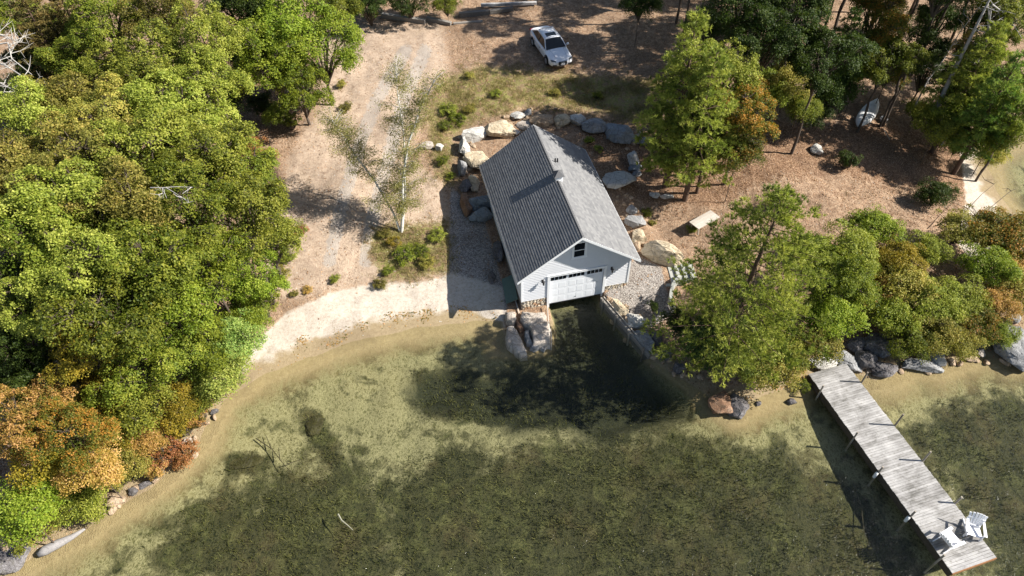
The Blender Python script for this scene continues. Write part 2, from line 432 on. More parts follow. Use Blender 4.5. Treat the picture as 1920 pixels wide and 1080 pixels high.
sandb = t.mix(t.ramp(t.math('MULTIPLY', zz.outputs[2], -1.0), [(.25, 0.0), (1.5, .75)]), sandb, (.080, .084, .040))   # water's depth tint painted into the bed as olive
sandb = t.mix(t.math('MULTIPLY', caustic, .6), sandb, (.44, .40, .25))
n5 = t.noise(2.1, 5, .75, P, .3)
weedc = t.ramp(t.math('MULTIPLY_ADD', n3, .45, t.math('MULTIPLY', n5, .55)), [(.37, (.005, .007, .004)), (.45, (.015, .018, .008)), (.53, (.040, .046, .018)), (.63, (.12, .12, .05))])
weedc = t.mix(t.ramp(t.noise(.35, 2, .5, P), [(.45, 0.0), (.6, .5)]), weedc, (.045, .028, .018))
weedc = t.mix(t.ramp(t.noise(.62, 5, .68, P, 1.0), [(.45, 0.0), (.53, .85)]), weedc, (.012, .015, .008))
weedc = t.mix(t.math('MULTIPLY', caustic, .35), weedc, (.16, .15, .075))
big = t.noise(.42, 4, .6, P, .8)
wk = t.math('MULTIPLY_ADD', t.math('SUBTRACT', t.math('MULTIPLY_ADD', n4, .45, t.math('MULTIPLY', big, .55)), .5), 3.3, t.attr('weed'))
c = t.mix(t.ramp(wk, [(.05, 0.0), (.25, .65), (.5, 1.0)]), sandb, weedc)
c = t.mix(t.ramp(t.attr('deep'), [(.3, 0.0), (.8, .85)]), c, t.ramp(n3, [(.35, (.008, .011, .009)), (.7, (.040, .044, .025))]))  # depth and the pine's shadow darkened in the bed colour
wa = t.noise(5.5, 4, .7, P); wb_ = t.noise(26, 3, .7, P)
wetb = t.ramp(t.math('MULTIPLY_ADD', wb_, .3, t.math('MULTIPLY', wa, .6)), [(.3, (.24, .18, .105)), (.65, (.36, .285, .175))])
wetb = t.mix(t.math('MULTIPLY', caustic, .25), wetb, (.42, .34, .22))
wetb = t.mix(t.math('MULTIPLY', t.math('MULTIPLY_ADD', zz.outputs[2], -6.0, -.7, clamp=True), .6), wetb, (.125, .085, .042))
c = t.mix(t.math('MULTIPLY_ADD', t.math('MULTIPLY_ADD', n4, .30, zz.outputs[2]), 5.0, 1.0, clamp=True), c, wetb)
c = t.mix(t.ramp(t.attr('deep'), [(.1, 0.0), (.9, .7)]), c, t.ramp(n3, [(.35, (.010, .013, .009)), (.7, (.045, .046, .026))]))  # same painted shadow again, over the wet shore colour
M_bed = t.pbr(c, .9, t.bump(t.math('MULTIPLY_ADD', caustic, .5, n3), .6, .04), spec=.1)

V = np.stack([GX, GY, GZ], -1).reshape(-1, 3)
ny, nx = GX.shape
idx = np.arange(ny * nx).reshape(ny, nx)
F = np.stack([idx[:-1, :-1], idx[:-1, 1:], idx[1:, 1:], idx[1:, :-1]], -1).reshape(-1, 4)
fc_sd = sdl.reshape(-1)[F].mean(1); fc_z = GZ.reshape(-1)[F].mean(1)
fc_sand = m_sand.reshape(-1)[F].mean(1)
isb = fc_z < -.12
isbeach = (~isb) & (fc_sand > .5)
A = dict(red=m_red, path=m_path, grass=m_grass, gravel=m_gravel, sand=m_sand, weed=m_weed, deep=m_deep_shade, track=m_track)
def sub(name, sel, mat):
    f = F[sel]; u, inv = np.unique(f, return_inverse=True)
    at_ = {k: ('POINT', a.reshape(-1)[u]) for k, a in A.items()}
    o = link_mesh(name, np_mesh(name, V[u], inv.reshape(f.shape), mat, at_, True))
    return tag(o, kind='structure')
sub('ground', (~isb) & (~isbeach), M_ground)['label'] = 'leaf strewn sandy clearing and forest floor around the boathouse'
sub('beach', isbeach, M_ground)['label'] = 'pale sand beach curving along the shallow lake'
sub('lake_bed', isb, M_bed)['label'] = 'sandy lake bed with painted caustic lines and dark weed seen through clear water'

# water
t = NT('lake_water'); P = t.coord('Object')
mp = t.n('ShaderNodeMapping'); mp.inputs['Rotation'].default_value = (0, 0, R_(-28)); mp.inputs['Scale'].default_value = (1, .65, 1); t.l(P, mp.inputs['Vector'])
w1 = t.noise(2.4, 4, .65, mp.outputs[0], .8); w2 = t.noise(9.0, 3, .6, mp.outputs[0], .5)
bmp = t.bump(t.math('MULTIPLY_ADD', w2, .4, w1), .55, .145)
ge = t.n('ShaderNodeNewGeometry'); dp = t.n('ShaderNodeVectorMath'); dp.operation = 'DOT_PRODUCT'
t.l(bmp, dp.inputs[0]); t.l(ge.outputs['Incoming'], dp.inputs[1])
fres = t.math('MULTIPLY_ADD', t.math('POWER', t.math('SUBTRACT', 1.0, t.math('ABSOLUTE', dp.outputs['Value']), clamp=True), 5.0), .98, .02, clamp=True)
tr = t.n('ShaderNodeBsdfTransparent'); tr.inputs[0].default_value = (.93, .94, .86, 1)
gl = t.n('ShaderNodeBsdfGlossy'); gl.inputs['Roughness'].default_value = .06; t.l(bmp, gl.inputs['Normal'])
mx = t.n('ShaderNodeMixShader'); t.l(fres, mx.inputs[0]); t.l(tr.outputs[0], mx.inputs[1]); t.l(gl.outputs[0], mx.inputs[2])
t.l(mx.outputs[0], t.out.inputs['Surface'])
M_water = t.mat
m = MB(); m.add([(-150, -35, 0), (150, -35, 0), (150, 200, 0), (-150, 200, 0)], [(0, 1, 2, 3)])
wat = m.build('water', M_water); tag(wat, 'clear shallow lake water lying over the sandy bed', kind='structure')
# ------------------------------------------------------------------ materials for built things
M_white = simple('white_trim_paint', (.80, .81, .82), .45, .04, 3, .05)
M_siding = simple('grey_white_siding', (.64, .65, .675), .55, .05, 2.5, .1)
M_door = simple('white_door_panel', (.80, .82, .85), .4, .03, 2, .03)
M_glass = simple('dark_glass', (.012, .015, .018), .08, .1, 2, 0, spec=.6)
M_black = simple('black_metal', (.02, .02, .022), .45, .1, 8, .05)
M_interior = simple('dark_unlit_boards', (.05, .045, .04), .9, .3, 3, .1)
t = NT('asphalt_shingle'); P = t.coord('Object')
v = t.attr('v'); n = t.noise(60, 3, .7, P); n2 = t.noise(1.2, 4, .6, P)
k = t.math('ADD', t.math('MULTIPLY', v, .75), t.math('MULTIPLY_ADD', n, .35, t.math('MULTIPLY', n2, .12)), clamp=True)
M_shingle = t.pbr(t.ramp(k, [(.15, (.09, .091, .095)), (.5, (.15, .151, .155)), (.9, (.225, .224, .222))]), .9, t.bump(n, .35, .01), spec=.15)
M_stone_face = simple('cream_field_stone', (.50, .43, .33), .85, .35, 5, .4)
M_mortar = simple('rough_mortar', (.22, .19, .16), .95, .3, 9, .5)
def wood(name, c0, c1, scale=(1, 14, 14), rough=.8, bump=.4):
    t = NT(name); P = t.coord('Object', scale)
    n = t.noise(2.2, 5, .65, P); f = t.noise(9, 3, .7, P); o = t.n('ShaderNodeObjectInfo').outputs['Random']
    k = t.math('ADD', t.math('MULTIPLY_ADD', n, .6, t.math('MULTIPLY', f, .4)), t.math('MULTIPLY_ADD', o, .3, -.15))
    return t.pbr(t.ramp(k, [(.3, c0), (.7, c1)]), rough, t.bump(f, bump, .01), spec=.15)
t = NT('weathered_grey_plank'); gp = t.n('ShaderNodeNewGeometry').outputs['Position']
mp_ = t.n('ShaderNodeMapping'); mp_.inputs['Rotation'].default_value = (0, 0, -.2786); t.l(gp, mp_.inputs['Vector'])
mq = t.n('ShaderNodeMapping'); mq.inputs['Scale'].default_value = (1.2, 11, 1); t.l(mp_.outputs[0], mq.inputs['Vector'])
g1 = t.noise(1.6, 5, .7, mq.outputs[0]); g2 = t.noise(.9, 5, .65, mp_.outputs[0], .5); g3 = t.noise(7, 4, .7, mp_.outputs[0]); ob = t.n('ShaderNodeObjectInfo').outputs['Random']
kk = t.math('ADD', t.math('MULTIPLY_ADD', g1, .38, t.math('MULTIPLY', g2, .62)), t.math('MULTIPLY_ADD', ob, .13, -.065))
pc = t.ramp(kk, [(.34, (.13, .125, .115)), (.46, (.27, .26, .25)), (.56, (.36, .35, .34)), (.66, (.46, .445, .43))])
pc = t.mix(t.ramp(g3, [(.56, 0.0), (.68, .6)]), pc, (.15, .14, .115))
M_plank = t.pbr(pc, .85, t.bump(g1, .4, .01), spec=.12)
M_post = wood('grey_post_wood', (.16, .135, .11), (.36, .32, .27), (9, 9, 1.2))
M_beam = wood('dark_wet_beam', (.035, .028, .02), (.10, .08, .06), (2, 2, 2))
M_rustbeam = wood('rusty_brown_beam', (.16, .075, .03), (.33, .17, .08), (2, 5, 5))
M_timber = wood('grey_old_timber', (.10, .09, .08), (.27, .25, .225), (1.5, 9, 9))
M_table = wood('pale_table_wood', (.36, .32, .27), (.56, .51, .45), (1.5, 8, 8))

# ------------------------------------------------------------------ boathouse (local: x along the front, y to the back, z up)
house = empty('boathouse', tuple(HO), HA, 'white clapboard boathouse with grey shingle gable roof standing over the water', 'boathouse')
WW, FO, BK, RW, RL = 3.62, .596, 11.15, 3.96, 11.73
ZE, ZR = 3.81, 6.67
SL = (ZR - ZE) / RW
zroof = lambda s: ZR - SL * abs(s)
ZST, ZSB = 1.19, -.9
# stone base: front piers and side walls
m = MB()
for s0, s1 in ((-WW + .03, -1.90), (2.01, WW - .03)):
    m.box(s0, s1, FO + .06, FO + .36, ZSB, ZST - .01)
m.box(-WW + .03, -WW + .33, FO + .36, BK - .03, ZSB, ZST - .01); m.box(WW - .33, WW - .03, FO + .36, BK - .03, ZSB, ZST - .01)
m.box(-WW + .33, WW - .33, BK - .33, BK - .03, ZSB, ZST - .01)
found = m.build('foundation', M_mortar, house)
def pebble(seed):
    r = np.random.default_rng(seed)
    n = 7; a = np.sort(r.random(n) * 2 * PI + np.arange(n) * .01); a = np.linspace(0, 2 * PI, n, endpoint=False) + (r.random(n) - .5) * .5
    rad = .5 * (.8 + .35 * r.random(n))
    vs = [(rad[i] * math.cos(a[i]), -.0, rad[i] * math.sin(a[i])) for i in range(n)] + [(rad[i] * .72 * math.cos(a[i]), -.35, rad[i] * .72 * math.sin(a[i])) for i in range(n)]
    fs = [(i, (i + 1) % n, n + (i + 1) % n, n + i) for i in range(n)] + [tuple(n + i for i in range(n))]
    q = MB(); q.add(vs, [f[::-1] for f in fs]); return q.mesh('stone', M_stone_face)
peb = [pebble(i) for i in range(6)]
M_stones = [M_stone_face, simple('grey_field_stone', (.36, .34, .31), .85, .3, 5, .4), simple('rusty_field_stone', (.40, .25, .15), .85, .3, 5, .4)]
for s0, s1 in ((-WW + .05, -1.95), (2.06, WW - .05)):
    z = .02; row = 0
    while z < ZST - .12:
        s = s0 + (.12 if row % 2 else .02)
        while s < s1 - .08:
            w = .15 + .12 * random.random()
            o = link_mesh('stone', random.choice(peb), None, found)
            o.location = (s + w / 2, FO + .062, z + .08 + .02 * random.random()); o.scale = (w * .98, .14 + .08 * random.random(), .17 + .03 * random.random())
            o.rotation_euler = (0, (random.random() - .5) * .5, 0)
            o.material_slots[0].link = 'OBJECT'; o.material_slots[0].material = M_stones[random.choice((0, 0, 0, 1, 2))]
            s += w
        z += .165; row += 1
# front wall core and siding courses (clapboards with real butts), cut round the door opening
DS0, DS1, DZ1 = -1.74, 1.85, 3.02
def wall_top(s): return zroof(s) - .16
m = MB()
N = 40
def gable(m, y0, y1, door):
    # thin core
    prof = [(-WW, ZST), (-WW, wall_top(WW)), (0, wall_top(0)), (WW, wall_top(WW)), (WW, ZST)]
    if door: prof += [(DS1, ZST), (DS1, DZ1), (DS0, DZ1), (DS0, ZST)]
    n = len(prof)
    m.add([(a, y0, b) for a, b in prof] + [(a, y1, b) for a, b in prof], [tuple(range(n)), tuple(range(2 * n - 1, n - 1, -1))] + [((i + 1) % n, i, n + i, n + (i + 1) % n) for i in range(n)])
gable(m, FO + .03, FO + .17, True); gable(m, BK - .17, BK - .03, False)
m.box(-WW + .02, -WW + .15, FO + .17, BK - .17, ZST, wall_top(WW) + .0); m.box(WW - .15, WW - .02, FO + .17, BK - .17, ZST, wall_top(WW) + .0)
walls = m.build('wall', M_siding, house)
EXP = .148
def clap(side):
    m = MB(); z = ZST
    while z < wall_top(0) - .02:
        z1 = z + EXP
        if side == 'front':
            half = min(WW, (ZR - .16 - z1) / SL) if z1 > wall_top(WW) else WW
            halfb = min(WW, (ZR - .16 - z) / SL) if z > wall_top(WW) else WW
            if half < .06: break
            segs = [(-1, 1)]
            if z1 <= DZ1 + .14 and z < DZ1 + .12: spans = [(-halfb, -1.90, -half, -1.90), (2.01, halfb, 2.01, half)]
            elif z < 5.70 and z1 > 4.36: spans = [(-halfb, -.41, -half, -.41), (.57, halfb, .57, half)]
            else: spans = [(-halfb, halfb, -half, half)]
            for b0, b1, t0, t1 in spans:
                m.add([(b0, FO - .012, z), (b1, FO - .012, z), (t1, FO + .026, z1), (t0, FO + .026, z1), (b0, FO + .029, z), (b1, FO + .029, z)],
                      [(0, 1, 2, 3), (5, 1, 0, 4)])
        else:
            if z1 > wall_top(WW): break
            x = WW * side
            a, b = (x, FO + .03, z), (x, BK - .03, z); c, d = (x - side * .018, BK - .03, z1), (x - side * .018, FO + .03, z1)
            e, f = (x - side * .02, FO + .03, z), (x - side * .02, BK - .03, z)
            m.add([a, b, c, d, e, f], [(0, 1, 2, 3), (0, 4, 5, 1)] if side > 0 else [(3, 2, 1, 0), (1, 5, 4, 0)])
        z = z1
    return m
o = clap('front').build('siding', M_siding, house); o['kind'] = 'stuff'
for sd_ in (-1, 1):
    o = clap(sd_).build('siding', M_siding, house); o['kind'] = 'stuff'
# corner boards, skirt board
for s in (-1, 1):
    MB().box(min(s * WW, s * (WW - .11)), max(s * WW, s * (WW - .11)), FO - .03, FO + .005, ZST - .02, wall_top(WW) - .02).build('corner_board', M_white, house)
# roof deck
m = MB()
for s in (-1, 1):
    a = [(0, 0, ZR - .05), (s * RW, 0, ZE - .05), (s * RW, 0, ZE - .17), (0, 0, ZR - .17)]
    b = [(x, RL, z) for x, _, z in a]
    fs = [(0, 1, 2, 3), (7, 6, 5, 4), (0, 4, 5, 1), (1, 5, 6, 2), (2, 6, 7, 3)]
    m.add(a + b, fs if s < 0 else [f[::-1] for f in fs])
roof = m.build('roof', M_white, house)
# rake boards proud of the roof edge
for y0 in (-.022, RL):
    for s in (-1, 1):
        q = MB(); a = [(0, y0, ZR - .045), (s * (RW + .02), y0, ZE - .06), (s * (RW + .02), y0, ZE - .25), (0, y0, ZR - .235)]
        b = [(x, y0 + .022, z) for x, _, z in a]
        fs = [(0, 1, 2, 3), (7, 6, 5, 4), (0, 4, 5, 1), (1, 5, 6, 2), (2, 6, 7, 3), (3, 7, 4, 0)]
        q.add(a + b, fs if s < 0 else [f[::-1] for f in fs]); q.build('rake_board', M_white, roof)
for s in (-1, 1):
    q = MB(); q.box(min(s * (RW + .003), s * (RW + .025)), max(s * (RW + .003), s * (RW + .025)), .0, RL, ZE - .23, ZE - .055); q.build('fascia', M_white, roof)
# shingle courses: every tab its own slab, the butt standing proud
def shingles(s):
    r = np.random.default_rng(5 if s < 0 else 6)
    m = MB(); att = []
    slope = math.hypot(RW, ZR - ZE); nrow = 28; e = slope / nrow
    ux, uz = s * RW / slope, -(ZR - ZE) / slope      # down the slope
    nxv, nzv = s * (ZR - ZE) / slope, RW / slope
    for i in range(nrow):
        d0 = i * e - .01; d1 = (i + 1) * e
        y = -.02 - r.random() * .2
        rowv = r.random() * .15
        while y < RL + .02:
            w = r.uniform(.14, .34); y0, y1 = max(y, -.02), min(y + w, RL + .02); y += w
            if y1 - y0 < .02: continue
            hh = (.023 if s < 0 else .008) + (.002 if r.random() > .5 else 0)
            P0 = lambda d, h, yy: (ux * d + nxv * h, yy, ZR - .05 + uz * d + nzv * h)
            vs = [P0(d0, .001, y0), P0(d0, .001, y1), P0(d1, hh, y1), P0(d1, hh, y0), P0(d1, -.0, y0), P0(d1, -.0, y1)]
            fs = [(0, 1, 2, 3), (3, 2, 5, 4), (0, 3, 4), (1, 5, 2)]
            m.add(vs, fs if s > 0 else [f[::-1] for f in fs]); v_ = min(1, .25 + rowv + r.random() * .45); att += [v_] * 4
    me = m.mesh('shingles', M_shingle)
    a = me.attributes.new('v', 'FLOAT', 'FACE'); a.data.foreach_set('value', np.array(att, np.float32))
    o = link_mesh('shingles', me, None, roof); o['kind'] = 'stuff'
shingles(-1); shingles(1)
# ridge caps
for k in range(0, int(RL / .2)):
    y0 = k * .2
    if 5.35 < y0 < 6.15: continue
    q = MB(); h = .014
    a = [(-.16, y0, ZR - .05 - .16 * SL + .004 + h), (0, y0, ZR - .03 + h), (.16, y0, ZR - .05 - .16 * SL + .004 + h)]
    b = [(-.16, y0 + .205, ZR - .05 - .16 * SL + .004), (0, y0 + .205, ZR - .03), (.16, y0 + .205, ZR - .05 - .16 * SL + .004)]
    q.add(a + b, [(0, 1, 4, 3), (1, 2, 5, 4), (0, 2, 1)])
    if k == 0: ridge_me = None
    o = q.build('ridge_cap', M_shingle, roof)
# chimney-like louvred cupola on the ridge, and two vent pipes
cup = empty('cupola', (.12, 5.75, ZR)); cup.parent = house
MB().box(-.24, .24, -.28, .28, -.42, .20).build('body', M_white, cup)
q = MB(); q.add([(-.34, -.38, .20), (.34, -.38, .20), (.34, .38, .20), (-.34, .38, .20), (0, 0, .48)], [(0, 1, 4), (1, 2, 4), (2, 3, 4), (3, 0, 4), (3, 2, 1, 0)])
q.build('cap', M_shingle, cup)
for sy in (-1, 1):
    for k in range(4): MB().bar((-.2, sy * .29, -.12 + k * .08), (.2, sy * .29, -.12 + k * .08), .03, .05).build('louvre', M_white, cup)
for s, tt in ((.48, 7.70), (.68, 7.84)):
    q = MB(); q.tube([(s, tt, zroof(s) - .08), (s, tt, zroof(s) + .26)], .05, 10); q.build('vent_pipe', M_black, house)
# gable window
wf = MB()
for b in ((-.40, -.29, FO - .03, FO + .03, 4.37, 5.70), (.45, .56, FO - .03, FO + .03, 4.37, 5.70), (-.29, .45, FO - .03, FO + .03, 5.59, 5.70), (-.44, .60, FO - .05, FO + .03, 4.30, 4.40)): wf.box(*b)
win = wf.build('window', M_white, house)
MB().box(-.29, .45, FO + .004, FO + .02, 4.40, 5.59).build('pane', M_glass, win)
q = MB(); q.box(-.29, .45, FO - .015, FO + .003, 4.97, 5.02); q.box(-.29, -.25, FO - .012, FO + .003, 4.40, 5.59); q.box(.41, .45, FO - .012, FO + .003, 4.40, 5.59); q.box(-.25, .41, FO - .012, FO + .003, 4.40, 4.45)
q.build('sash', M_white, win)
# garage door: casing, three bays of recessed panels, twelve lights
cs = MB(); cs.box(-1.90, -1.74, FO - .05, FO + .17, .18, 3.02); cs.box(1.85, 2.01, FO - .05, FO + .17, .18, 3.02); cs.box(-1.90, 2.01, FO - .05, FO + .17, 3.02, 3.19); cs.box(-1.94, 2.05, FO - .07, FO - .05, 3.17, 3.21)
cs.build('door_casing', M_white, house)
gd = empty('garage_door', (0, 0, 0)); gd.parent = house
zs = np.linspace(.40, 3.0, 5)
for i in range(4):
    sec = MB(); sec.box(DS0 + .005, DS1 - .005, FO + .10, FO + .14, zs[i], zs[i + 1] - .012)
    o = sec.build('door_section', M_door, gd)
    bay = (DS1 - DS0) / 3
    for b in range(3):
        x0 = DS0 + bay * b + .07; x1 = DS0 + bay * (b + 1) - .07
        if i < 3:
            q = MB()
            for j in range(2):
                a0 = x0 + j * (x1 - x0) / 2 + .02; a1 = x0 + (j + 1) * (x1 - x0) / 2 - .02
                q.add([(a0, FO + .099, zs[i] + .07), (a1, FO + .099, zs[i] + .07), (a1, FO + .099, zs[i + 1] - .08), (a0, FO + .099, zs[i + 1] - .08),
                       (a0 + .05, FO + .094, zs[i] + .12), (a1 - .05, FO + .094, zs[i] + .12), (a1 - .05, FO + .094, zs[i + 1] - .13), (a0 + .05, FO + .094, zs[i + 1] - .13)],
                      [(4, 5, 6, 7), (0, 1, 5, 4), (1, 2, 6, 5), (2, 3, 7, 6), (3, 0, 4, 7)])
            q.build('raised_panel', M_door, gd)
        else:
            for j in range(4):
                a0 = x0 + j * (x1 - x0) / 4 + .02; a1 = x0 + (j + 1) * (x1 - x0) / 4 - .02
                MB().box(a0, a1, FO + .085, FO + .0985, zs[i] + .22, zs[i + 1] - .11).build('pane', M_glass, gd)
for x in (-.0, ):
    MB().box(x + .02, x + .09, FO + .07, FO + .0985, .62, .66).build('handle', M_black, gd)
MB().box(DS0 + .01, DS1 - .01, FO + .11, FO + .13, .30, .40).build('rubber_seal', M_black, gd)
# dark interior so the mouth below the door reads as a room: floor side walls are the foundation; a back bulkhead
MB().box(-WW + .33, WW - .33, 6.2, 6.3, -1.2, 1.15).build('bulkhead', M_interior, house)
# wall lanterns
for s in (-2.20, 2.34):
    ln = empty('wall_lantern', (s, FO, 2.80)); ln.parent = house
    MB().box(-.06, .06, -.02, .0, -.12, .16).build('back_plate', M_black, ln)
    q = MB(); q.tube([(0, -.01, .12), (0, -.12, .2), (0, -.2, .14)], .014, 6); q.build('arm', M_black, ln)
    q = MB(); q.tube([(0, -.2, -.16), (0, -.2, .08)], [.055, .085], 6); q.build('glass', M_glass, ln)
    q = MB(); q.tube([(0, -.2, .08), (0, -.2, .17)], [.115, .02], 6); q.build('lamp_shade', M_black, ln)
# ------------------------------------------------------------------ timber bulkhead of the channel, pipe rail and boards
def along(a, b, k): return a + (b - a) * k
tw = empty('timber_retaining_wall', tuple(unproj(1127, 560, .5)), 0, 'long weathered timber retaining wall running out from the right of the garage door', 'retaining wall')
A0 = np.array([5.85, 30.15]); A1 = np.array([8.35, 25.5]); bx_, by_ = tw.location.x, tw.location.y
for i, (z, off) in enumerate(((.45, 0), (.22, .02), (-.02, -.01), (-.28, .015))):
    q = MB(); q.bar((A0[0] - bx_ + off, A0[1] - by_, z - tw.location.z), (A1[0] - bx_ + off, A1[1] - by_, z - tw.location.z - .12), .14, .2); q.build('board', M_timber, tw)
for k in (.08, .36, .64, .92):
    p = along(A0, A1, k); q = MB(); q.tube([(p[0] - bx_ - .13, p[1] - by_, -1.4), (p[0] - bx_ - .13, p[1] - by_, .12)], .07, 8); q.build('post', M_post, tw)
q = MB(); q.bar((A0[0] - bx_ + .17, A0[1] - by_, .58 - tw.location.z), (A1[0] - bx_ + .2, A1[1] - by_, .44 - tw.location.z), .05, .1); q.build('rail', M_table, tw)
pr = MB(); p0 = hw(-1.95, .3, .75)
pts = [p0, np.array([*unproj(1028, 600, .45)[:2], .45]), np.array([*unproj(1034, 628, .3)[:2], .3]), np.array([*unproj(1034, 655, .0)[:2], -.1])]
pr.tube(pts, .035, 7); tag(pr.build('hose', simple('pale_hose', (.42, .38, .33), .6)), 'thin pale hose hanging along the edge of the flat slab left of the door', 'hose')
tag(MB().bar(tuple(at(1212, 628, .35)), tuple(at(1185, 655, .25)), .08, .08).build('wooden_stake', M_table), 'short pale stake lying among rocks behind the timber retaining wall', 'stake')
# green panel leaning by the left wall
g = MB(); g.box(-.42, .42, -1.05, 1.05, -.03, .03)
o = g.build('green_panel', simple('faded_green_paint', (.10, .15, .125), .6, .2, 3, .1), None, bevel=.008)
pp = at(953, 548); o.location = (pp.x + .1, pp.y, pp.z + .32); o.rotation_euler = (R_(4), R_(-24), HA - .1)
tag(o, 'faded green flat panel propped in the shade beside the left wall of the boathouse', 'panel')
o = MB().bar(tuple(at(966, 565, .15)), tuple(at(974, 590, .1)), .06, .05).build('pipe', M_table); tag(o, 'short pale pipe lying in shade beside the front left corner of the boathouse', 'pipe')
# dock
DA = .2786; DO = np.array([22.0976, 12.2681, 0.0])
dock = empty('dock', tuple(DO), DA, 'long weathered grey plank dock on posts reaching out into the lake', 'dock')
DW, DL, DZ = 1.28, 12.35, .60
PLW = .142
plank_me = []
for i in range(5):
    q = MB(); w = PLW - .012; q.box(-DW, DW, 0, w, -.038, 0); plank_me.append(q.mesh('plank', M_plank))
npl = int(DL / PLW)
for i in range(npl):
    o = link_mesh('plank', plank_me[i % 5], None, dock)
    o.location = ((random.random() - .5) * .03, i * PLW, DZ + (random.random() - .5) * .006)
    o.rotation_euler = (0, (random.random() - .5) * .004, (random.random() - .5) * .004)
for s in (-.75, -.25, .25, .75):
    q = MB(); q.box(s - .03, s + .03, .05, DL - .1, DZ - .25, DZ - .045); q.build('joist', M_beam, dock)
q = MB(); q.box(-DW, DW, -.045, -.003, DZ - .25, DZ - .01); q.build('end_beam', M_rustbeam, dock)
for s_ in (-DW + .02, DW - .05):  # added boards that keep sunlight out from under the deck
    q = MB(); q.box(s_, s_ + .03, .0, DL - .15, DZ - .56, DZ - .042); q.build('shade_board', M_beam, dock)
M_fender = simple('white_rubber', (.72, .72, .70), .5, .05)
for s, tt, top, fend in ((DW + .05, 10.76, 1.0, 0), (DW + .05, 7.72, 1.15, 0), (DW + .05, 5.42, 1.0, 0), (DW + .05, 2.91, .7, 0),
                   (-DW - .06, 10.93, .62, 0), (-DW - .06, 7.72, .62, 0), (-DW - .06, 5.55, .62, 1), (-DW - .06, 2.99, .62, 1), (-DW - .1, .75, .5, 0)):
    gz = ground_z(*(DO[:2] + np.array([math.cos(DA) * s - math.sin(DA) * tt, math.sin(DA) * s + math.cos(DA) * tt])))
    q = MB(); q.tube([(s, tt, gz - .2), (s + .01, tt, DZ + top)], [.055, .05], 8); po = q.build('post', M_post, dock)
    if fend:
        q = MB(); q.tube([(s - .10, tt, DZ - .52), (s - .10, tt, DZ - .45), (s - .10, tt, DZ - .02), (s - .10, tt, DZ + .03)], [.03, .085, .085, .03], 9); q.build('fender', M_fender, po, True)
def dk(s, tt, z=DZ): return (DO[0] + math.cos(DA) * s - math.sin(DA) * tt, DO[1] + math.sin(DA) * s + math.cos(DA) * tt, z)

# ------------------------------------------------------------------ adirondack chairs
M_chair = simple('white_resin', (.78, .78, .80), .4, .03, 2, .02)
def chair(loc, rz, label, z=DZ):
    """faces +y"""
    c = empty('adirondack_chair', (*loc[:2], z), rz, label, 'chair', 'white garden chairs on the end of the dock'); c.scale = (1.08, 1.08, 1.08)
    for k in range(6):
        y0 = -.22 + k * .088; zz = .24 + k * .022
        q = MB(); q.box(-.28, .28, y0, y0 + .075, zz, zz + .02); q.build('seat_slat', M_chair, c)
    n = 6
    for k in range(n):
        u = (k - (n - 1) / 2) / ((n - 1) / 2)
        top = .98 - .09 * u * u
        q = MB(); a0 = u * .21; a1 = u * .33
        q.add([(a0 - .038, -.22, .22), (a0 + .038, -.22, .22), (a1 + .052, -.56, top), (a1 - .052, -.56, top), (a0 - .038, -.245, .22), (a0 + .038, -.245, .22), (a1 + .052, -.585, top), (a1 - .052, -.585, top)],
              [(0, 1, 2, 3), (7, 6, 5, 4), (0, 4, 5, 1), (1, 5, 6, 2), (2, 6, 7, 3), (3, 7, 4, 0)]); q.build('back_slat', M_chair, c)
    q = MB(); q.bar((-.36, -.46, .68), (.36, -.46, .68), .03, .07); q.bar((-.27, -.27, .36), (.27, -.27, .36), .03, .07); q.build('back_rail', M_chair, c)
    for s in (-1, 1):
        q = MB(); q.add([(s * .29, -.46, .56), (s * .38, -.46, .56), (s * .44, .3, .56), (s * .30, .3, .56), (s * .29, -.46, .585), (s * .38, -.46, .585), (s * .44, .3, .585), (s * .30, .3, .585)],
              [(3, 2, 1, 0), (4, 5, 6, 7), (0, 1, 5, 4), (1, 2, 6, 5), (2, 3, 7, 6), (3, 0, 4, 7)] if s > 0 else [(0, 1, 2, 3), (7, 6, 5, 4), (4, 5, 1, 0), (5, 6, 2, 1), (6, 7, 3, 2), (7, 4, 0, 3)]); q.build('armrest', M_chair, c)
        q = MB(); q.bar((s * .33, .24, 0), (s * .33, .24, .56), .10, .03, (1, 0, 0)); q.build('leg', M_chair, c)
        q = MB(); q.bar((s * .305, .34, .33), (s * .305, -.62, .03), .03, .12); q.build('leg', M_chair, c)
p = dk(-.45, 1.32); chair(p, R_(-68), 'white slatted garden chair nearest the shaded left edge of the dock end')
p = dk(.92, 1.35); chair(p, R_(158), 'white slatted garden chair at the right edge of the dock, back to the open lake')

# ------------------------------------------------------------------ steps, edging, table, planks
P0 = at(1248, 538); M_step = simple('grey_granite', (.34, .345, .31), .8, .15, 6, .3)
st = empty('stone_steps', tuple(P0), .03, 'flight of grey stone steps climbing right from the gravel pad under the pine', 'steps')
for k in range(5):
    q = MB(); x = k * .40; q.box(x, x + .36, 0, 1.65 - .05 * k, -.25 + k * .16, .10 + k * .16); q.build('step', M_step, st, bevel=.02)
q = MB(); pts = []
for k in range(9):
    p = at(*[(1275, 528), (1268, 534), (1262, 541), (1258, 549), (1256, 558), (1255, 566), (1256, 574), (1258, 582), (1262, 590)][k]); pts.append((p.x, p.y, p.z + .42))
for i in range(8):
    q.bar(pts[i], pts[i + 1], .2, .55)
tag(q.build('curved_kerb', M_step), 'curved stone kerb beside the gravel pad below the stone steps', 'kerb')
tp = at(1318, 428); tb = empty('wooden_table', (tp.x, tp.y + .1, tp.z), R_(34), 'pale bare wooden table standing on leaf litter left of the big pine', 'table')
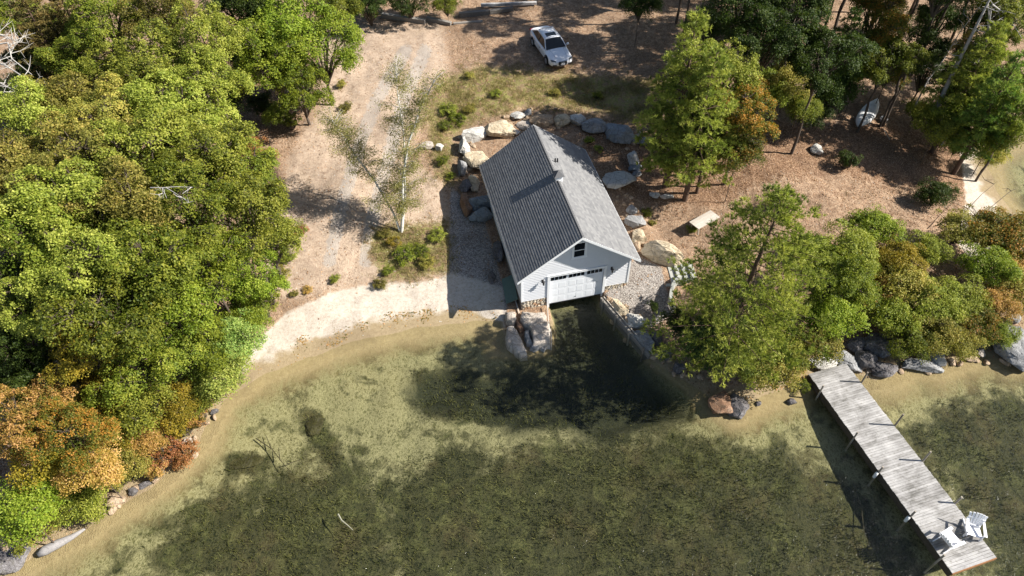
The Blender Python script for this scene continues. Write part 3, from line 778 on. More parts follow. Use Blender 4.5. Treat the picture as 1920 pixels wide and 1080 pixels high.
for k in range(4):
    q = MB(); q.box(-1.05, 1.05, -.46 + k * .23, -.46 + k * .23 + .222, .72, .76); q.build('tabletop_board', M_table, tb)
for sx in (-.85, .85):
    for sy in (-1, 1):
        q = MB(); q.bar((sx, sy * .36, 0), (sx, sy * .30, .72), .07, .07); q.build('leg', M_post, tb)
    q = MB(); q.bar((sx, -.4, .66), (sx, .4, .66), .05, .09); q.build('cross_bar', M_post, tb)
def board(a, b, w, h, name, label, cat, mat=None, lift=.08, group=None):
    p, q_ = at(*a), at(*b); m = MB(); c = (p + q_) / 2
    m.bar(p - c + Vector((0, 0, lift)), q_ - c + Vector((0, 0, lift)), w, h); o = m.build(name, mat or M_timber, None, bevel=.015); o.location = c
    return tag(o, label, cat, group)
board((1570, 412), (1628, 437), .28, .06, 'loose_plank', 'single grey plank lying on the bare slope right of the big pine', 'plank')
board((716, 32), (798, 44), .42, .40, 'timber_log', 'dark squared log at the left end of the shaded log row above the clearing', 'log', lift=.2, group='old logs edging the top of the clearing')
board((800, 37), (846, 47), .35, .30, 'timber_log', 'short grey log in the middle of the log row, left of the sprouting weeds', 'log', lift=.15, group='old logs edging the top of the clearing')
board((861, 32), (917, 27), .42, .45, 'timber_log', 'thick squared grey log just right of the weedy gap in the log row', 'log', lift=.22, group='old logs edging the top of the clearing')
board((918, 26), (962, 19), .4, .36, 'timber_log', 'squared grey log end to end with the thick one behind the white car', 'log', lift=.18, group='old logs edging the top of the clearing')
board((902, 15), (1006, 11), .32, .26, 'timber_log', 'long pale beam on top, the highest and longest of the log row', 'log', M_plank, lift=.3, group='old logs edging the top of the clearing')
board((850, 46), (905, 42), .22, .18, 'timber_log', 'thin low log lying in front of the thick squared grey one', 'log', lift=.1, group='old logs edging the top of the clearing')
board((960, 245), (972, 252), .5, .12, 'loose_plank', 'short brown board lying between pale stones at the back of the boathouse roof', 'plank', M_table)
board((1655, 672 - 430), (1668, 664 - 400), .05, .04, 'stick', 'thin straight stick lying below the grey rowing boat', 'stick', M_table)
# driftwood log at the lower left
m = MB(); a = unproj(72, 1040, .2); b = unproj(160, 992, .1)
pts = [a + (b - a) * k + np.array([0, 0, .05 * math.sin(k * 7)]) for k in (0, .15, .4, .7, 1)]
m.tube(pts, [.16, .26, .24, .15, .06], 9)
M_drift = wood('silver_driftwood', (.09, .085, .085), (.30, .285, .28), (1, 8, 8))
tag(m.build('driftwood_log', M_drift, None, True), 'silver grey driftwood log half under bushes at the lower left shore', 'log')
# sunken branches
M_branch = simple('dark_sunken_wood', (.06, .05, .03), .9)
M_bare = simple('bleached_branch', (.38, .36, .33), .8, .15, 6)
def limb(px_pts, z, r, name, label, cat, mat, group=None):
    m = MB()
    for pl in px_pts:
        P = [unproj(x, y, z + k * .02) for k, (x, y) in enumerate(pl)]
        m.tube(P, list(np.linspace(r, r * .35, len(P))), 5)
    return tag(m.build(name, mat), label, cat, group)
limb([[(480, 822), (510, 842), (530, 868), (545, 885)], [(508, 840), (498, 815)], [(525, 862), (522, 840)], [(538, 870), (565, 862)]], -.3, .035, 'sunken_branch', 'dark forked branch lying on the sandy lake bed below the left shore', 'branch', M_branch)
limb([[(634, 964), (640, 975), (652, 985), (662, 994)]], -.15, .045, 'sunken_stick', 'white bent stick lying in the weedy shallows at the lower middle', 'stick', M_bare)
limb([[(1600, 905), (1615, 950), (1620, 1000), (1632, 1030)]], -.7, .03, 'sunken_branch', 'long dark stick lying under water in the dock shadow', 'branch', M_branch)
# ------------------------------------------------------------------ car (local: +y is forward)
t = NT('white_car_paint')
M_paint = t.pbr((.72, .73, .76), .28, None, 0, .5, Coat_Weight=.6, Coat_Roughness=.06)
M_tyre = simple('tyre_rubber', (.02, .02, .02), .85)
M_rim = simple('silver_rim', (.5, .5, .52), .35, .05, 4, 0, metal=.8)
M_lamp = simple('dark_headlight', (.06, .07, .08), .1, .1, 4, 0, spec=.6)
M_red = simple('red_tail_lamp', (.25, .01, .01), .25, .1, 4, 0)
M_chrome = simple('bright_chrome', (.7, .7, .72), .15, .03, 4, 0, metal=1)
M_carglass = simple('tinted_car_glass', (.012, .016, .02), .10, .1, 2, 0, spec=.35)
w1 = at(1025.5, 122); w2 = at(1001, 85)
dirv = (w1 - w2); ang = math.atan2(dirv.y, dirv.x) - PI / 2
sx = Vector((math.cos(ang), math.sin(ang), 0))      # car right(+x local)
cc = (w1 + w2) / 2 + sx * .98 * (1 if sx.x > 0 else -1)
car = empty('parked_car', (cc.x, cc.y, ground_z(cc.x, cc.y) + .0), ang, 'white four-door saloon car with sunroof parked in tree shade at the top of the clearing', 'car'); car.scale = (1.2, 1.2, 1.2)
# body stations: y, half width, z of sill, z of shoulder, z of deck centre
ST = [(2.46, .46, .34, .50, .56), (2.40, .72, .24, .58, .66), (2.22, .86, .20, .66, .76), (1.9, .90, .19, .70, .86), (1.40, .925, .19, .76, .93), (.95, .93, .19, .82, .97),
      (.4, .93, .19, .86, .96), (-.4, .93, .19, .88, .96), (-1.2, .93, .20, .90, .97), (-1.75, .92, .21, .92, 1.02), (-2.15, .87, .24, .92, 1.02), (-2.38, .76, .30, .88, .98), (-2.47, .58, .40, .80, .86)]
vs, n = [], 9
for y, w, z0, z1, z2 in ST:
    half = [(0, z0), (w * .86, z0), (w * .985, z0 + .12), (w, (z0 + z1) / 2), (w * .975, z1), (w * .90, z1 + (z2 - z1) * .45), (w * .7, z2 - (z2 - z1) * .18), (w * .35, z2 - .01), (0, z2)]
    vs += [(x, y, z) for x, z in half] + [(-x, y, z) for x, z in half[1:-1][::-1]]
ring = 16
fs = []
for i in range(len(ST) - 1):
    for k in range(ring):
        k2 = (k + 1) % ring
        fs.append((i * ring + k, i * ring + k2, (i + 1) * ring + k2, (i + 1) * ring + k))
fs.append(tuple(range(ring - 1, -1, -1))); fs.append(tuple((len(ST) - 1) * ring + k for k in range(ring)))
q = MB(); q.add(vs, fs); body = q.build('body', M_paint, car, True)
bm_ = body.modifiers.new('s', 'SUBSURF'); bm_.levels = 1; bm_.render_levels = 1
# greenhouse: glass sides, roof skin
base = [(.95, .80, .95), (-1.85, .74, 1.0)]
def quad(vs, name, mat, par, th=None):
    q = MB(); q.add(vs, [(0, 1, 2, 3)]); o = q.build(name, mat, par)
    s = o.modifiers.new('t', 'SOLIDIFY'); s.thickness = .012; s.offset = 0; return o
WB, WT, ZB_, ZT = .80, .575, .93, 1.42
quad([(-.76, 1.08, .955), (.76, 1.08, .955), (.60, .36, ZT - .03), (-.60, .36, ZT - .03)], 'windscreen', M_carglass, car)
quad([(.70, -1.92, 1.03), (-.70, -1.92, 1.03), (-.55, -1.22, ZT - .05), (.55, -1.22, ZT - .05)], 'rear_window', M_carglass, car)
for s in (-1, 1):
    q = MB(); q.add([(s * .80, 1.00, .93), (s * .615, .30, ZT - .05), (s * .60, -.5, ZT - .03), (s * .60, -1.15, ZT - .07), (s * .78, -1.72, 1.02), (s * .83, -.5, .94)], [(0, 1, 2, 3, 4, 5)])
    o = q.build('side_window', M_carglass, car); so = o.modifiers.new('t', 'SOLIDIFY'); so.thickness = .012; so.offset = 0
    for y in (-.38,):
        q = MB(); q.bar((s * .835, y, .94), (s * .61, y, ZT - .03), .05, .03, (0, 1, 0)); q.build('door_pillar', M_black, car)
    q = MB(); q.bar((s * .80, 1.05, .945), (s * .61, .33, ZT - .02), .06, .05); q.bar((s * .61, .33, ZT - .02), (s * .59, -1.18, ZT - .05), .06, .04); q.bar((s * .59, -1.18, ZT - .05), (s * .75, -1.95, 1.02), .12, .06); q.build('roof_pillar', M_paint, car)
rv = []
for y, w, z in ((.37, .58, ZT - .02), (.1, .59, ZT + .02), (-.4, .60, ZT + .035), (-.9, .585, ZT + .01), (-1.23, .55, ZT - .035)):
    rv += [(-w, y, z - .03), (-w * .6, y, z), (0, y, z + .015), (w * .6, y, z), (w, y, z - .03)]
q = MB(); q.add(rv, [(i * 5 + k, i * 5 + k + 1, (i + 1) * 5 + k + 1, (i + 1) * 5 + k) for i in range(4) for k in range(4)])
rf = q.build('roof', M_paint, car, True); so = rf.modifiers.new('t', 'SOLIDIFY'); so.thickness = .03; so.offset = -1
q = MB(); q.bar((0, .16, ZT + .058), (0, -.30, ZT + .068), .78, .03)
o = q.build('sunroof', M_carglass, rf)
for s in (-1, 1):
    for y in (1.48, -1.42):
        w = empty('wheel', (s * .82, y, .33)); w.parent = car
        q = MB(); q.tube([(-.11, 0, 0), (-.1, 0, 0), (.1, 0, 0), (.125, 0, 0)], [.30, .335, .335, .30], 20); q.build('tyre', M_tyre, w, True)
        q = MB(); q.tube([(s * .127, 0, 0), (s * .135, 0, 0)], [.21, .06], 10); q.build('rim', M_rim, w)
        for k in range(5):
            a = k * 2 * PI / 5; q = MB(); q.bar((s * .138, .03 * math.cos(a), .03 * math.sin(a)), (s * .134, .20 * math.cos(a), .20 * math.sin(a)), .05, .02, (1, 0, 0)); q.build('spoke', M_rim, w)
        q = MB(); pts = [(s * .895 if 1 else 0, y + .39 * math.cos(a), .33 + .39 * math.sin(a)) for a in np.linspace(-.25, PI + .25, 12)]
        q.tube(pts, .045, 5); q.build('wheel_arch', M_tyre, car)
    mr = empty('wing_mirror', (s * .90, .86, .98)); mr.parent = car
    q = MB(); q.tube([(s * .0, 0, -.02), (s * .06, 0, .03), (s * .16, .0, .05), (s * .2, 0, .05)], [.03, .075, .085, .04], 8); q.build('housing', M_paint, mr, True)
    q = MB(); q.add([(s * .50, 2.405, .60), (s * .80, 2.28, .63), (s * .83, 2.12, .725), (s * .52, 2.33, .69)], [(0, 1, 2, 3)]); o = q.build('headlight', M_lamp, car); so = o.modifiers.new('t', 'SOLIDIFY'); so.thickness = .07; so.offset = 0
    q = MB(); q.add([(s * .45, 2.455, .33), (s * .74, 2.36, .34), (s * .72, 2.40, .42), (s * .47, 2.47, .41)], [(0, 1, 2, 3)]); o = q.build('bumper_intake', M_black, car); so = o.modifiers.new('t', 'SOLIDIFY'); so.thickness = .06; so.offset = 0
    q = MB(); q.add([(s * .45, -2.46, .78), (s * .80, -2.32, .80), (s * .80, -2.32, .92), (s * .45, -2.44, .90)], [(0, 1, 2, 3)]); o = q.build('tail_light', M_red, car); so = o.modifiers.new('t', 'SOLIDIFY'); so.thickness = .05; so.offset = 0
    q = MB(); q.bar((s * .55, .99, 0.952), (s * .40, 2.2, .80), .008, .008); q.build('bonnet_seam', M_black, car)
    for y in (.62, -.4): 
        q = MB(); q.bar((s * .945, y - .32, .74), (s * .945, y - .52, .745), .02, .025); q.build('door_handle', M_chrome, car)
        q = MB(); q.bar((s * .936, y - .6, .3), (s * .936, y - .6, .88), .012, .01, (0, 1, 0)); q.build('door_seam', M_black, car)
gr = empty('grille', (0, 2.49, .48)); gr.parent = car
q = MB(); q.add([(-.24, -.01, -.16), (.24, -.01, -.16), (.34, -.03, .02), (.30, -.06, .15), (-.30, -.06, .15), (-.34, -.03, .02)], [(5, 4, 3, 2, 1, 0)]); o = q.build('mesh', M_black, gr); so = o.modifiers.new('t', 'SOLIDIFY'); so.thickness = .05; so.offset = 0
q = MB(); q.tube([(-.24, .02, -.16), (.24, .02, -.16), (.34, .0, .02), (.30, -.03, .15), (-.30, -.03, .15), (-.34, .0, .02), (-.24, .02, -.16)], .014, 5); q.build('surround', M_chrome, gr)
for k in range(4):
    q = MB(); q.tube([(-.105 + k * .07 + .05 * math.cos(a), .03, .07 + .05 * math.sin(a)) for a in np.linspace(0, 2 * PI, 13)], .008, 4); q.build('emblem_ring', M_chrome, gr)
MB().box(-.26 * .6, .26 * .6, .02, .04, -.09, .0).build('licence_plate', M_white, gr)
# windscreen wipers
for s in (-.1, .45):
    q = MB(); q.bar((s, 1.02, .985), (s - .5, .92, 1.05), .02, .015); q.build('wiper', M_black, car)
# ------------------------------------------------------------------ upturned rowing boat on trestles
b0, b1 = at(1606, 243), at(1642, 194)
bl = (b1 - b0).length + .2; ba = math.atan2((b1 - b0).y, (b1 - b0).x)
mid = (b0 + b1) / 2
t = NT('worn_grey_hull'); P = t.coord('Object'); n = t.noise(1.6, 5, .7, P); 
M_hull = t.pbr(t.ramp(n, [(.35, (.55, .56, .57)), (.6, (.80, .80, .79))]), .6, None, spec=.3)
boat = empty('rowing_boat', (mid.x, mid.y, ground_z(mid.x, mid.y)), ba, 'pale grey rowing boat lying upside down on trestles in the shade among the trees', 'boat')
q = MB(); ns, nk = 15, 9; vs = []
for i in range(ns):
    u = -1 + 2 * i / (ns - 1); w = .62 * (1 - abs(u) ** 2.4) + .015; h = .42 * (1 - .35 * abs(u) ** 3)
    for k in range(nk):
        a = PI * k / (nk - 1); ca, sa = math.cos(a), math.sin(a)
        vs.append((u * bl / 2, w * ca, .35 + h * (abs(sa) ** .75) + .12 * abs(u) ** 3 * (1 - sa)))
fs = [(i * nk + k, (i + 1) * nk + k, (i + 1) * nk + k + 1, i * nk + k + 1) for i in range(ns - 1) for k in range(nk - 1)]
q.add(vs, fs); h_ = q.build('hull', M_hull, boat, True); so = h_.modifiers.new('t', 'SOLIDIFY'); so.thickness = .02; so.offset = 0
q = MB(); q.tube([(u * bl / 2, 0, .35 + .42 * (1 - .35 * abs(u) ** 3) + .015) for u in np.linspace(-.98, .98, 9)], .022, 5); q.build('keel', M_hull, boat)
for s in (-1, 1):
    q = MB(); q.tube([(u * bl / 2, s * (.62 * (1 - abs(u) ** 2.4) + .03), .35 + .12 * abs(u) ** 3) for u in np.linspace(-1, 1, 13)], .028, 5); q.build('gunwale', M_timber, boat)
for x in (-1.0, 1.0):
    tr_ = empty('trestle', (mid.x + math.cos(ba) * x, mid.y + math.sin(ba) * x, ground_z(mid.x, mid.y)), ba, 'low wooden trestle under the ' + ('near' if x < 0 else 'far') + ' end of the upturned grey boat', 'trestle')
    q = MB(); q.bar((0, -.8, .31), (0, .8, .31), .08, .08); q.build('beam', M_timber, tr_)
    for s in (-1, 1):
        q = MB(); q.bar((-.15, s * .6, -.1), (0, s * .6, .29), .06, .06); q.bar((.15, s * .6, -.1), (0, s * .6, .29), .06, .06); q.build('leg', M_timber, tr_)
p = at(1655, 228); bk = empty('plastic_tub', tuple(p), .3, 'small grey tub standing in leaves right of the upturned boat', 'tub')
q = MB(); q.tube([(0, 0, 0), (0, 0, .32)], [.24, .30], 14); q.build('body', simple('grey_plastic', (.25, .26, .28), .5), bk, True)
q = MB(); q.tube([(.3 * math.cos(a), .3 * math.sin(a), .32) for a in np.linspace(0, 2 * PI, 15)], .02, 5); q.build('rim', simple('grey_plastic_rim', (.32, .33, .35), .5), bk)
# ------------------------------------------------------------------ boulders
def stone_mat(name, c0, c1, c2, sc_=1.6):
    t = NT(name); P = t.coord('Object')
    n = t.noise(sc_, 6, .7, P, .4); f = t.noise(14, 4, .7, P)
    w = t.n('ShaderNodeTexVoronoi'); w.feature = 'DISTANCE_TO_EDGE'; w.inputs['Scale'].default_value = 1.3; t.l(P, w.inputs['Vector'])
    k = t.math('MULTIPLY_ADD', n, .6, t.math('MULTIPLY', f, .4))
    c = t.ramp(k, [(.3, c0), (.5, c1), (.68, c2)])
    c = t.mix(t.ramp(w.outputs['Distance'], [(.0, .55), (.035, 0.0)]), c, (.06, .05, .04))
    c = t.mix(t.ramp(t.noise(3.1, 5, .75, P), [(.54, 0.0), (.66, .5)]), c, (.10, .095, .07))
    return t.pbr(c, .9, t.bump(t.math('MULTIPLY_ADD', f, .9, n), .9, .08), spec=.12)
SM = dict(
    white=stone_mat('pale_granite_rock', (.30, .28, .25), (.50, .48, .44), (.62, .60, .56)),
    cream=stone_mat('cream_granite_rock', (.32, .24, .15), (.52, .43, .30), (.62, .54, .42)),
    tan=stone_mat('tan_rock', (.22, .15, .10), (.38, .28, .19), (.50, .41, .31)),
    grey=stone_mat('grey_rock', (.14, .14, .14), (.27, .27, .27), (.40, .40, .40)),
    blue=stone_mat('blue_grey_rock', (.13, .15, .165), (.22, .245, .265), (.34, .36, .38)),
    dark=stone_mat('dark_lake_rock', (.05, .045, .045), (.13, .12, .12), (.30, .29, .30)),
    rust=stone_mat('rust_stained_rock', (.14, .075, .04), (.27, .16, .10), (.36, .27, .20)),
    sunk=stone_mat('algae_covered_rock', (.022, .022, .010), (.050, .046, .020), (.095, .085, .042)),
    pink=stone_mat('pinkish_slab_rock', (.24, .20, .165), (.44, .385, .33), (.58, .53, .475)))
import bmesh
def ico(sub):
    bm = bmesh.new(); bmesh.ops.create_icosphere(bm, subdivisions=sub, radius=1.0)
    v = np.array([x.co[:] for x in bm.verts]); f = np.array([[q.index for q in x.verts] for x in bm.faces]); bm.free(); return v, f
ICO3, ICO4 = ico(4), ico(5)
def rock(name, loc, size, rz, seed, mat, label, cat='boulder', flat=0.0, group=None, sink=.22, tilt=(0, 0)):
    """faceted split stone; size = full extents in metres"""
    r = np.random.default_rng(seed * 13 + 5)
    v, f = (ICO4 if max(size) > 1.7 else ICO3); v = v.copy()
    L = np.abs(v).max(1, keepdims=True); v = v / L ** .55                       # boxier start
    for k in range(22):
        d = r.normal(size=3); d[2] *= .8; d /= np.linalg.norm(d); off = r.uniform(.62, .98)
        e = v @ d; over = np.maximum(e - off, 0); v -= over[:, None] * d * .94
    if flat: 
        d = np.array([r.normal() * .06, r.normal() * .06, 1]); d /= np.linalg.norm(d); e = v @ d; v -= np.maximum(e - flat, 0)[:, None] * d
    ph = r.uniform(0, 50)
    n = fbm(v[:, 0] * 2.2 + ph, v[:, 1] * 2.2 + v[:, 2] * 1.7, 4) - .5; v *= (1 + n * .22)[:, None]
    n = fbm(v[:, 0] * 7 + ph, v[:, 1] * 7 + v[:, 2] * 5, 3) - .5; v *= (1 + n * .07)[:, None]
    n = np.abs(fbm(v[:, 0] * 3 + ph, v[:, 2] * 3 + v[:, 1] * 2.1, 3) - .5); v *= (1 - np.clip(.05 - n, 0, .05) * 1.4)[:, None]
    v = v / (v.max(0) - v.min(0)) * np.array(size)
    v[:, 2] -= v[:, 2].min() + sink * size[2]
    me = np_mesh(name, v, f, SM[mat], smooth=True)
    me.set_sharp_from_angle(angle=R_(28))
    o = link_mesh(name, me); o.location = loc; o.rotation_euler = (tilt[0], tilt[1], rz)
    return tag(o, label, cat, group)
def scale_at(p): return CAM_F / (Vector(p) - Vector((0, 0, CAM_H))).length
# px, py, width px, depth px, rotation deg, material, height m, label
WG = 'boulders of the retaining wall round the boathouse'
RK = [
 (890, 254, 46, 22, 12, 'white', .8, 'pale grey boulder at the back left corner of the boulder wall', WG),
 (934, 244, 58, 34, -10, 'cream', .8, 'largest cream boulder behind the upper left of the boathouse roof', WG),
 (871, 278, 20, 36, 8, 'white', 1.0, 'upright white boulder on the left end of the boulder wall, above the shaded gap', WG),
 (893, 303, 44, 38, 20, 'cream', .9, 'cream and tan boulder touching the upper left eave of the roof', WG),
 (868, 315, 18, 26, 0, 'grey', .9, 'shaded grey boulder below the upright white one', WG),
 (889, 342, 20, 32, 5, 'cream', .9, 'small bright cream boulder halfway down the left eave', WG),
 (873, 350, 22, 28, 0, 'dark', .8, 'dark shaded boulder left of the small bright cream one', WG),
 (874, 382, 20, 52, 10, 'rust', .9, 'rust brown boulder at the foot of the boulder wall left of the roof', WG),
 (900, 383, 46, 26, -8, 'blue', 1.0, 'upper half of the split blue grey boulder beside the left eave', WG),
 (903, 405, 44, 26, 6, 'blue', .9, 'lower half of the split blue grey boulder beside the left eave', WG),
 (935, 470, 22, 44, 0, 'dark', .8, 'dark boulder in deep shade under the middle of the left eave', WG),
 (922, 520, 14, 22, 0, 'dark', .5, 'small dark rock in shade near the green panel', None),
 (799, 275, 26, 12, 0, 'pink', .4, 'small pinkish rock in the grass left of the boulder wall', None),
 (823, 277, 16, 12, 0, 'white', .45, 'small white rock beside the pinkish one left of the boulder wall', None),
 (972, 218, 26, 14, 0, 'white', .5, 'white boulder at the far back of the wall, above the roof peak', WG),
 (990, 212, 12, 12, 0, 'grey', .4, 'small grey stone between two back wall boulders', WG),
 (985, 235, 34, 16, 12, 'pink', .35, 'flat pinkish slab touching the back peak of the roof', WG),
 (1020, 226, 42, 22, -8, 'tan', .7, 'tan pink boulder just right of the roof peak', WG),
 (1056, 226, 30, 20, 8, 'cream', .7, 'blocky cream boulder second to the right of the roof peak', WG),
 (1083, 226, 28, 20, 0, 'white', .7, 'pale boulder in the middle of the back wall', WG),
 (1117, 236, 46, 28, -20, 'grey', .9, 'grey boulder with dark shaded face in the back right wall', WG),
 (1160, 252, 56, 32, -25, 'blue', 1.1, 'largest blue grey boulder with shaded face at the back right', WG),
 (1192, 262, 22, 14, 0, 'grey', .4, 'low grey rock at the right end of the back wall', WG),
 (1216, 264, 30, 14, 10, 'grey', .4, 'flat grey rock by the thin dark pine trunk', WG),
 (1186, 298, 20, 26, 0, 'white', .8, 'upright white and grey stone standing alone under the pines', None),
 (1190, 316, 24, 14, 0, 'blue', .4, 'flat grey stone directly below the upright white one', None),
 (1157, 338, 64, 34, 20, 'white', .6, 'broad pale flat ledge boulder right of the upper roof', WG),
 (1194, 326, 16, 12, 0, 'grey', .35, 'small grey stone at the right tip of the pale ledge boulder', None),
 (1228, 367, 18, 12, 0, 'white', .3, 'left of two small white flat stones below the pine trunks', None),
 (1249, 369, 24, 9, -8, 'white', .3, 'right of two small white flat stones below the pine trunks', None),
 (1185, 396, 20, 18, 30, 'grey', .6, 'grey rock by the right eave above the striped grey one', WG),
 (1188, 416, 36, 26, -25, 'grey', .8, 'striped grey boulder beside the right eave', WG),
 (1197, 444, 26, 30, 0, 'cream', .9, 'rounded cream boulder beside the right front eave', WG),
 (1192, 462, 14, 18, 0, 'tan', .5, 'small tan stone wedged below the rounded cream boulder', WG),
 (1241, 478, 74, 34, -32, 'cream', 1.5, 'long upright fluted pale slab retaining the bank above the gravel pad', WG),
 (1160, 580, 20, 46, 28, 'cream', .8, 'long cream boulder lying along the timber wall right of the door', None),
 (1190, 606, 40, 28, 10, 'white', .8, 'chunky pale boulder at the end of the gravel pad', None),
 (1178, 606, 18, 30, 28, 'tan', .7, 'tan boulder between the timber wall and the chunky pale one', None),
 (1206, 640, 22, 46, 28, 'grey', .8, 'dark grey pointed boulder at the tip of the timber wall', None),
 (1228, 636, 24, 26, 0, 'dark', .7, 'dark boulder right of the pointed one under the pine', None),
 (1246, 664, 26, 22, 0, 'dark', .6, 'dark wet boulder at the water edge under the pine', None),
 (1275, 690, 24, 18, 0, 'dark', .5, 'low dark boulder at the water edge, farthest under the pine', None),
]
for i, (x, y, w, d, r, mt, h, lb, g) in enumerate(RK):
    p = at(x, y + h * 6); s = scale_at(p); el = math.asin((CAM_H - p.z) / (Vector((p.x, p.y, p.z)) - Vector((0, 0, CAM_H))).length)
    rock('boulder' if h > .45 else 'rock', p, (w / s * 1.08, max(.25, (d / s - h * .45 * math.cos(el)) / math.sin(el) * 1.08), h * 1.25), R_(r), i + 1, mt, lb, 'boulder' if h > .45 else 'rock', flat=.7 if d < w else 0, group=g)
# the big slabs left of the door (tops about half a metre above the water)
def slab(poly, top, bottom, mat, label, seed, tilt=0.0, group='flat slabs left of the boathouse door'):
    """split slab from its outline in plan"""
    r = np.random.default_rng(seed)
    P = np.array([unproj(x, y, top)[:2] for x, y in poly]); c = P.mean(0)
    # refine outline
    pts = []
    for a, b in zip(P, np.roll(P, -1, 0)):
        n = max(2, int(np.linalg.norm(b - a) / .16))
        for k in range(n): pts.append(a + (b - a) * k / n + r.normal(size=2) * .022)
    pts = np.array(pts) - c; n = len(pts)
    rings = []
    for sc_, z in ((1.03, bottom), (1.05, (top + bottom) / 2), (1.0, top - .1), (.93, top + .03), (.74, top + .13), (.4, top + .17), (.12, top + .17)):
        q = pts * sc_; zz = z + (vnoise(q[:, 0] * 1.7 + seed, q[:, 1] * 1.7) - .5) * .13 + tilt * q[:, 1]
        rings.append(np.column_stack([q + r.normal(size=q.shape) * .008, zz if z > bottom else np.full(n, z)]))
    V = np.concatenate(rings + [np.array([[0, 0, top + .17]])]); F = []
    for i in range(len(rings) - 1):
        for k in range(n): F.append((i * n + k, i * n + (k + 1) % n, (i + 1) * n + (k + 1) % n)); F.append((i * n + k, (i + 1) * n + (k + 1) % n, (i + 1) * n + k))
    b = (len(rings) - 1) * n
    for k in range(n): F.append((b + k, b + (k + 1) % n, len(V) - 1))
    F = np.array(F)
    a2 = sum(pts[k][0] * pts[(k + 1) % n][1] - pts[(k + 1) % n][0] * pts[k][1] for k in range(n))
    if a2 < 0: F = F[:, ::-1]
    me = np_mesh('slab', V, F, SM[mat], smooth=True); me.set_sharp_from_angle(angle=R_(30))
    o = link_mesh('flat_boulder', me); o.location = (c[0], c[1], 0)
    return tag(o, label, 'boulder', group)
slab([(978, 584), (1022, 584), (1031, 612), (1032, 642), (1001, 644), (997, 625), (990, 612), (980, 606), (975, 595)], .62, -1, 'pink', 'biggest flat pinkish slab directly below the front left corner of the boathouse', 1)
slab([(947, 584), (966, 584), (968, 597), (961, 606), (949, 602)], .6, -1, 'pink', 'small squarish pink slab at the upper left of the slab group', 2)
slab([(952, 610), (964, 612), (973, 626), (982, 645), (989, 662), (975, 664), (962, 655), (950, 648), (947, 630)], .42, -1, 'pink', 'long rounded pale slab at the lower left of the slab group', 3, .05)
slab([(966, 598), (971, 600), (982, 616), (976, 622), (968, 612)], .4, -1, 'rust', 'narrow brown wedge slab in the crack between the two left slabs', 4)
slab([(984, 620), (992, 618), (994, 632), (999, 643), (988, 643), (984, 632)], .45, -1, 'grey', 'small pale grey slab in the dark crack beside the biggest one', 5)
slab([(993, 646), (1014, 646), (1010, 654), (1000, 658), (994, 654)], .22, -1, 'grey', 'small grey slab at the water side of the biggest one', 6)
slab([(1020, 646), (1027, 650), (1020, 658), (1013, 656)], .12, -1, 'grey', 'smallest grey slab at the lower right corner of the slab group', 7)
RK2 = [
 (1349, 758, 38, 40, 20, 'rust', .7, 'rust topped left half of the cracked boulder at the water edge below the pine'),
 (1380, 762, 36, 42, -15, 'dark', .75, 'dark cracked right half of the boulder at the water edge below the pine'),
 (1483, 753, 17, 12, 0, 'dark', .3, 'small dark stone on the wet sand left of the dock'),
 (1421, 757, 9, 9, 0, 'dark', .2, 'tiny dark stone in the shallows between the cracked boulder and the dock'),
 (1545, 683, 44, 26, 10, 'white', .5, 'pale ledge rock at the shore end of the dock, left side'),
 (1585, 676, 46, 30, -20, 'grey', .6, 'grey leaf strewn rock directly above the shore end of the dock'),
 (1620, 676, 34, 34, 30, 'dark', .8, 'dark boulder in shade above the first right dock post'),
 (1654, 692, 40, 28, -10, 'dark', .6, 'angular dark boulder in the shallows right of the first dock post'),
 (1640, 650, 50, 36, 0, 'dark', .9, 'big dark boulder in the shade behind the dock'),
 (1600, 648, 34, 26, 0, 'dark', .7, 'dark boulder in shade just above the grey leaf strewn rock'),
 (1728, 686, 62, 20, -4, 'grey', .6, 'long low grey slab rock at the shore under the olive bush'),
 (1753, 672, 24, 30, 0, 'white', .8, 'pale blocky rock on the right end of the long low slab'),
 (1830, 640, 24, 16, -35, 'grey', .5, 'grey rock tilted in the gap between shore bushes'),
 (1834, 660, 16, 14, 0, 'pink', .4, 'small pinkish rock at the water edge between shore bushes'),
 (1818, 672, 22, 12, 0, 'tan', .3, 'low brown rock at the edge left of the big grey boulder'),
 (1896, 660, 56, 62, 10, 'grey', 1.2, 'biggest grey shore boulder at the right edge of the photo'),
 (1898, 598, 18, 14, 0, 'grey', .5, 'small grey rock above the biggest shore boulder'),
 (1915, 582, 14, 12, 0, 'dark', .4, 'small dark rock touching the right edge above the big shore boulder'),
 (218, 941, 28, 18, 10, 'tan', .5, 'rounded tan rock at the left shore below the red shrubs'),
 (83, 917, 14, 12, 0, 'white', .4, 'small white rock among bushes at the lower left'),
 (252, 921, 16, 12, 0, 'dark', .3, 'dark rock just right of the rounded tan one'), (272, 908, 18, 12, 20, 'dark', .35, 'second dark rock right of the rounded tan one'),
 (292, 893, 16, 12, 0, 'grey', .35, 'grey rock at the shore under the red leaved shrub'), (325, 858, 18, 14, 0, 'pink', .35, 'pink grey rock peeking out between red leaved shrubs'),
 (352, 828, 16, 12, 30, 'pink', .3, 'small rock at the shore at the upper end of the red shrubs'), (402, 772, 14, 10, 0, 'dark', .25, 'dark stone at the left shore where the sand begins'),
 (20, 1040, 50, 40, 0, 'dark', .6, 'dark boulder in shade at the bottom left corner'), (28, 1015, 30, 40, 40, 'tan', .6, 'brown rock beside the dark one in the bottom left corner'),
 (1531, 281, 18, 18, 0, 'white', .5, 'pale rock on the leaf covered slope left of the upturned boat'),
 (590, 796, 32, 34, -20, 'sunk', .2, 'sunken dark rock in the shallow water off the beach'),
 (455, 868, 60, 18, 8, 'sunk', .14, 'long sunken dark rock on the lake bed at the left'),
]
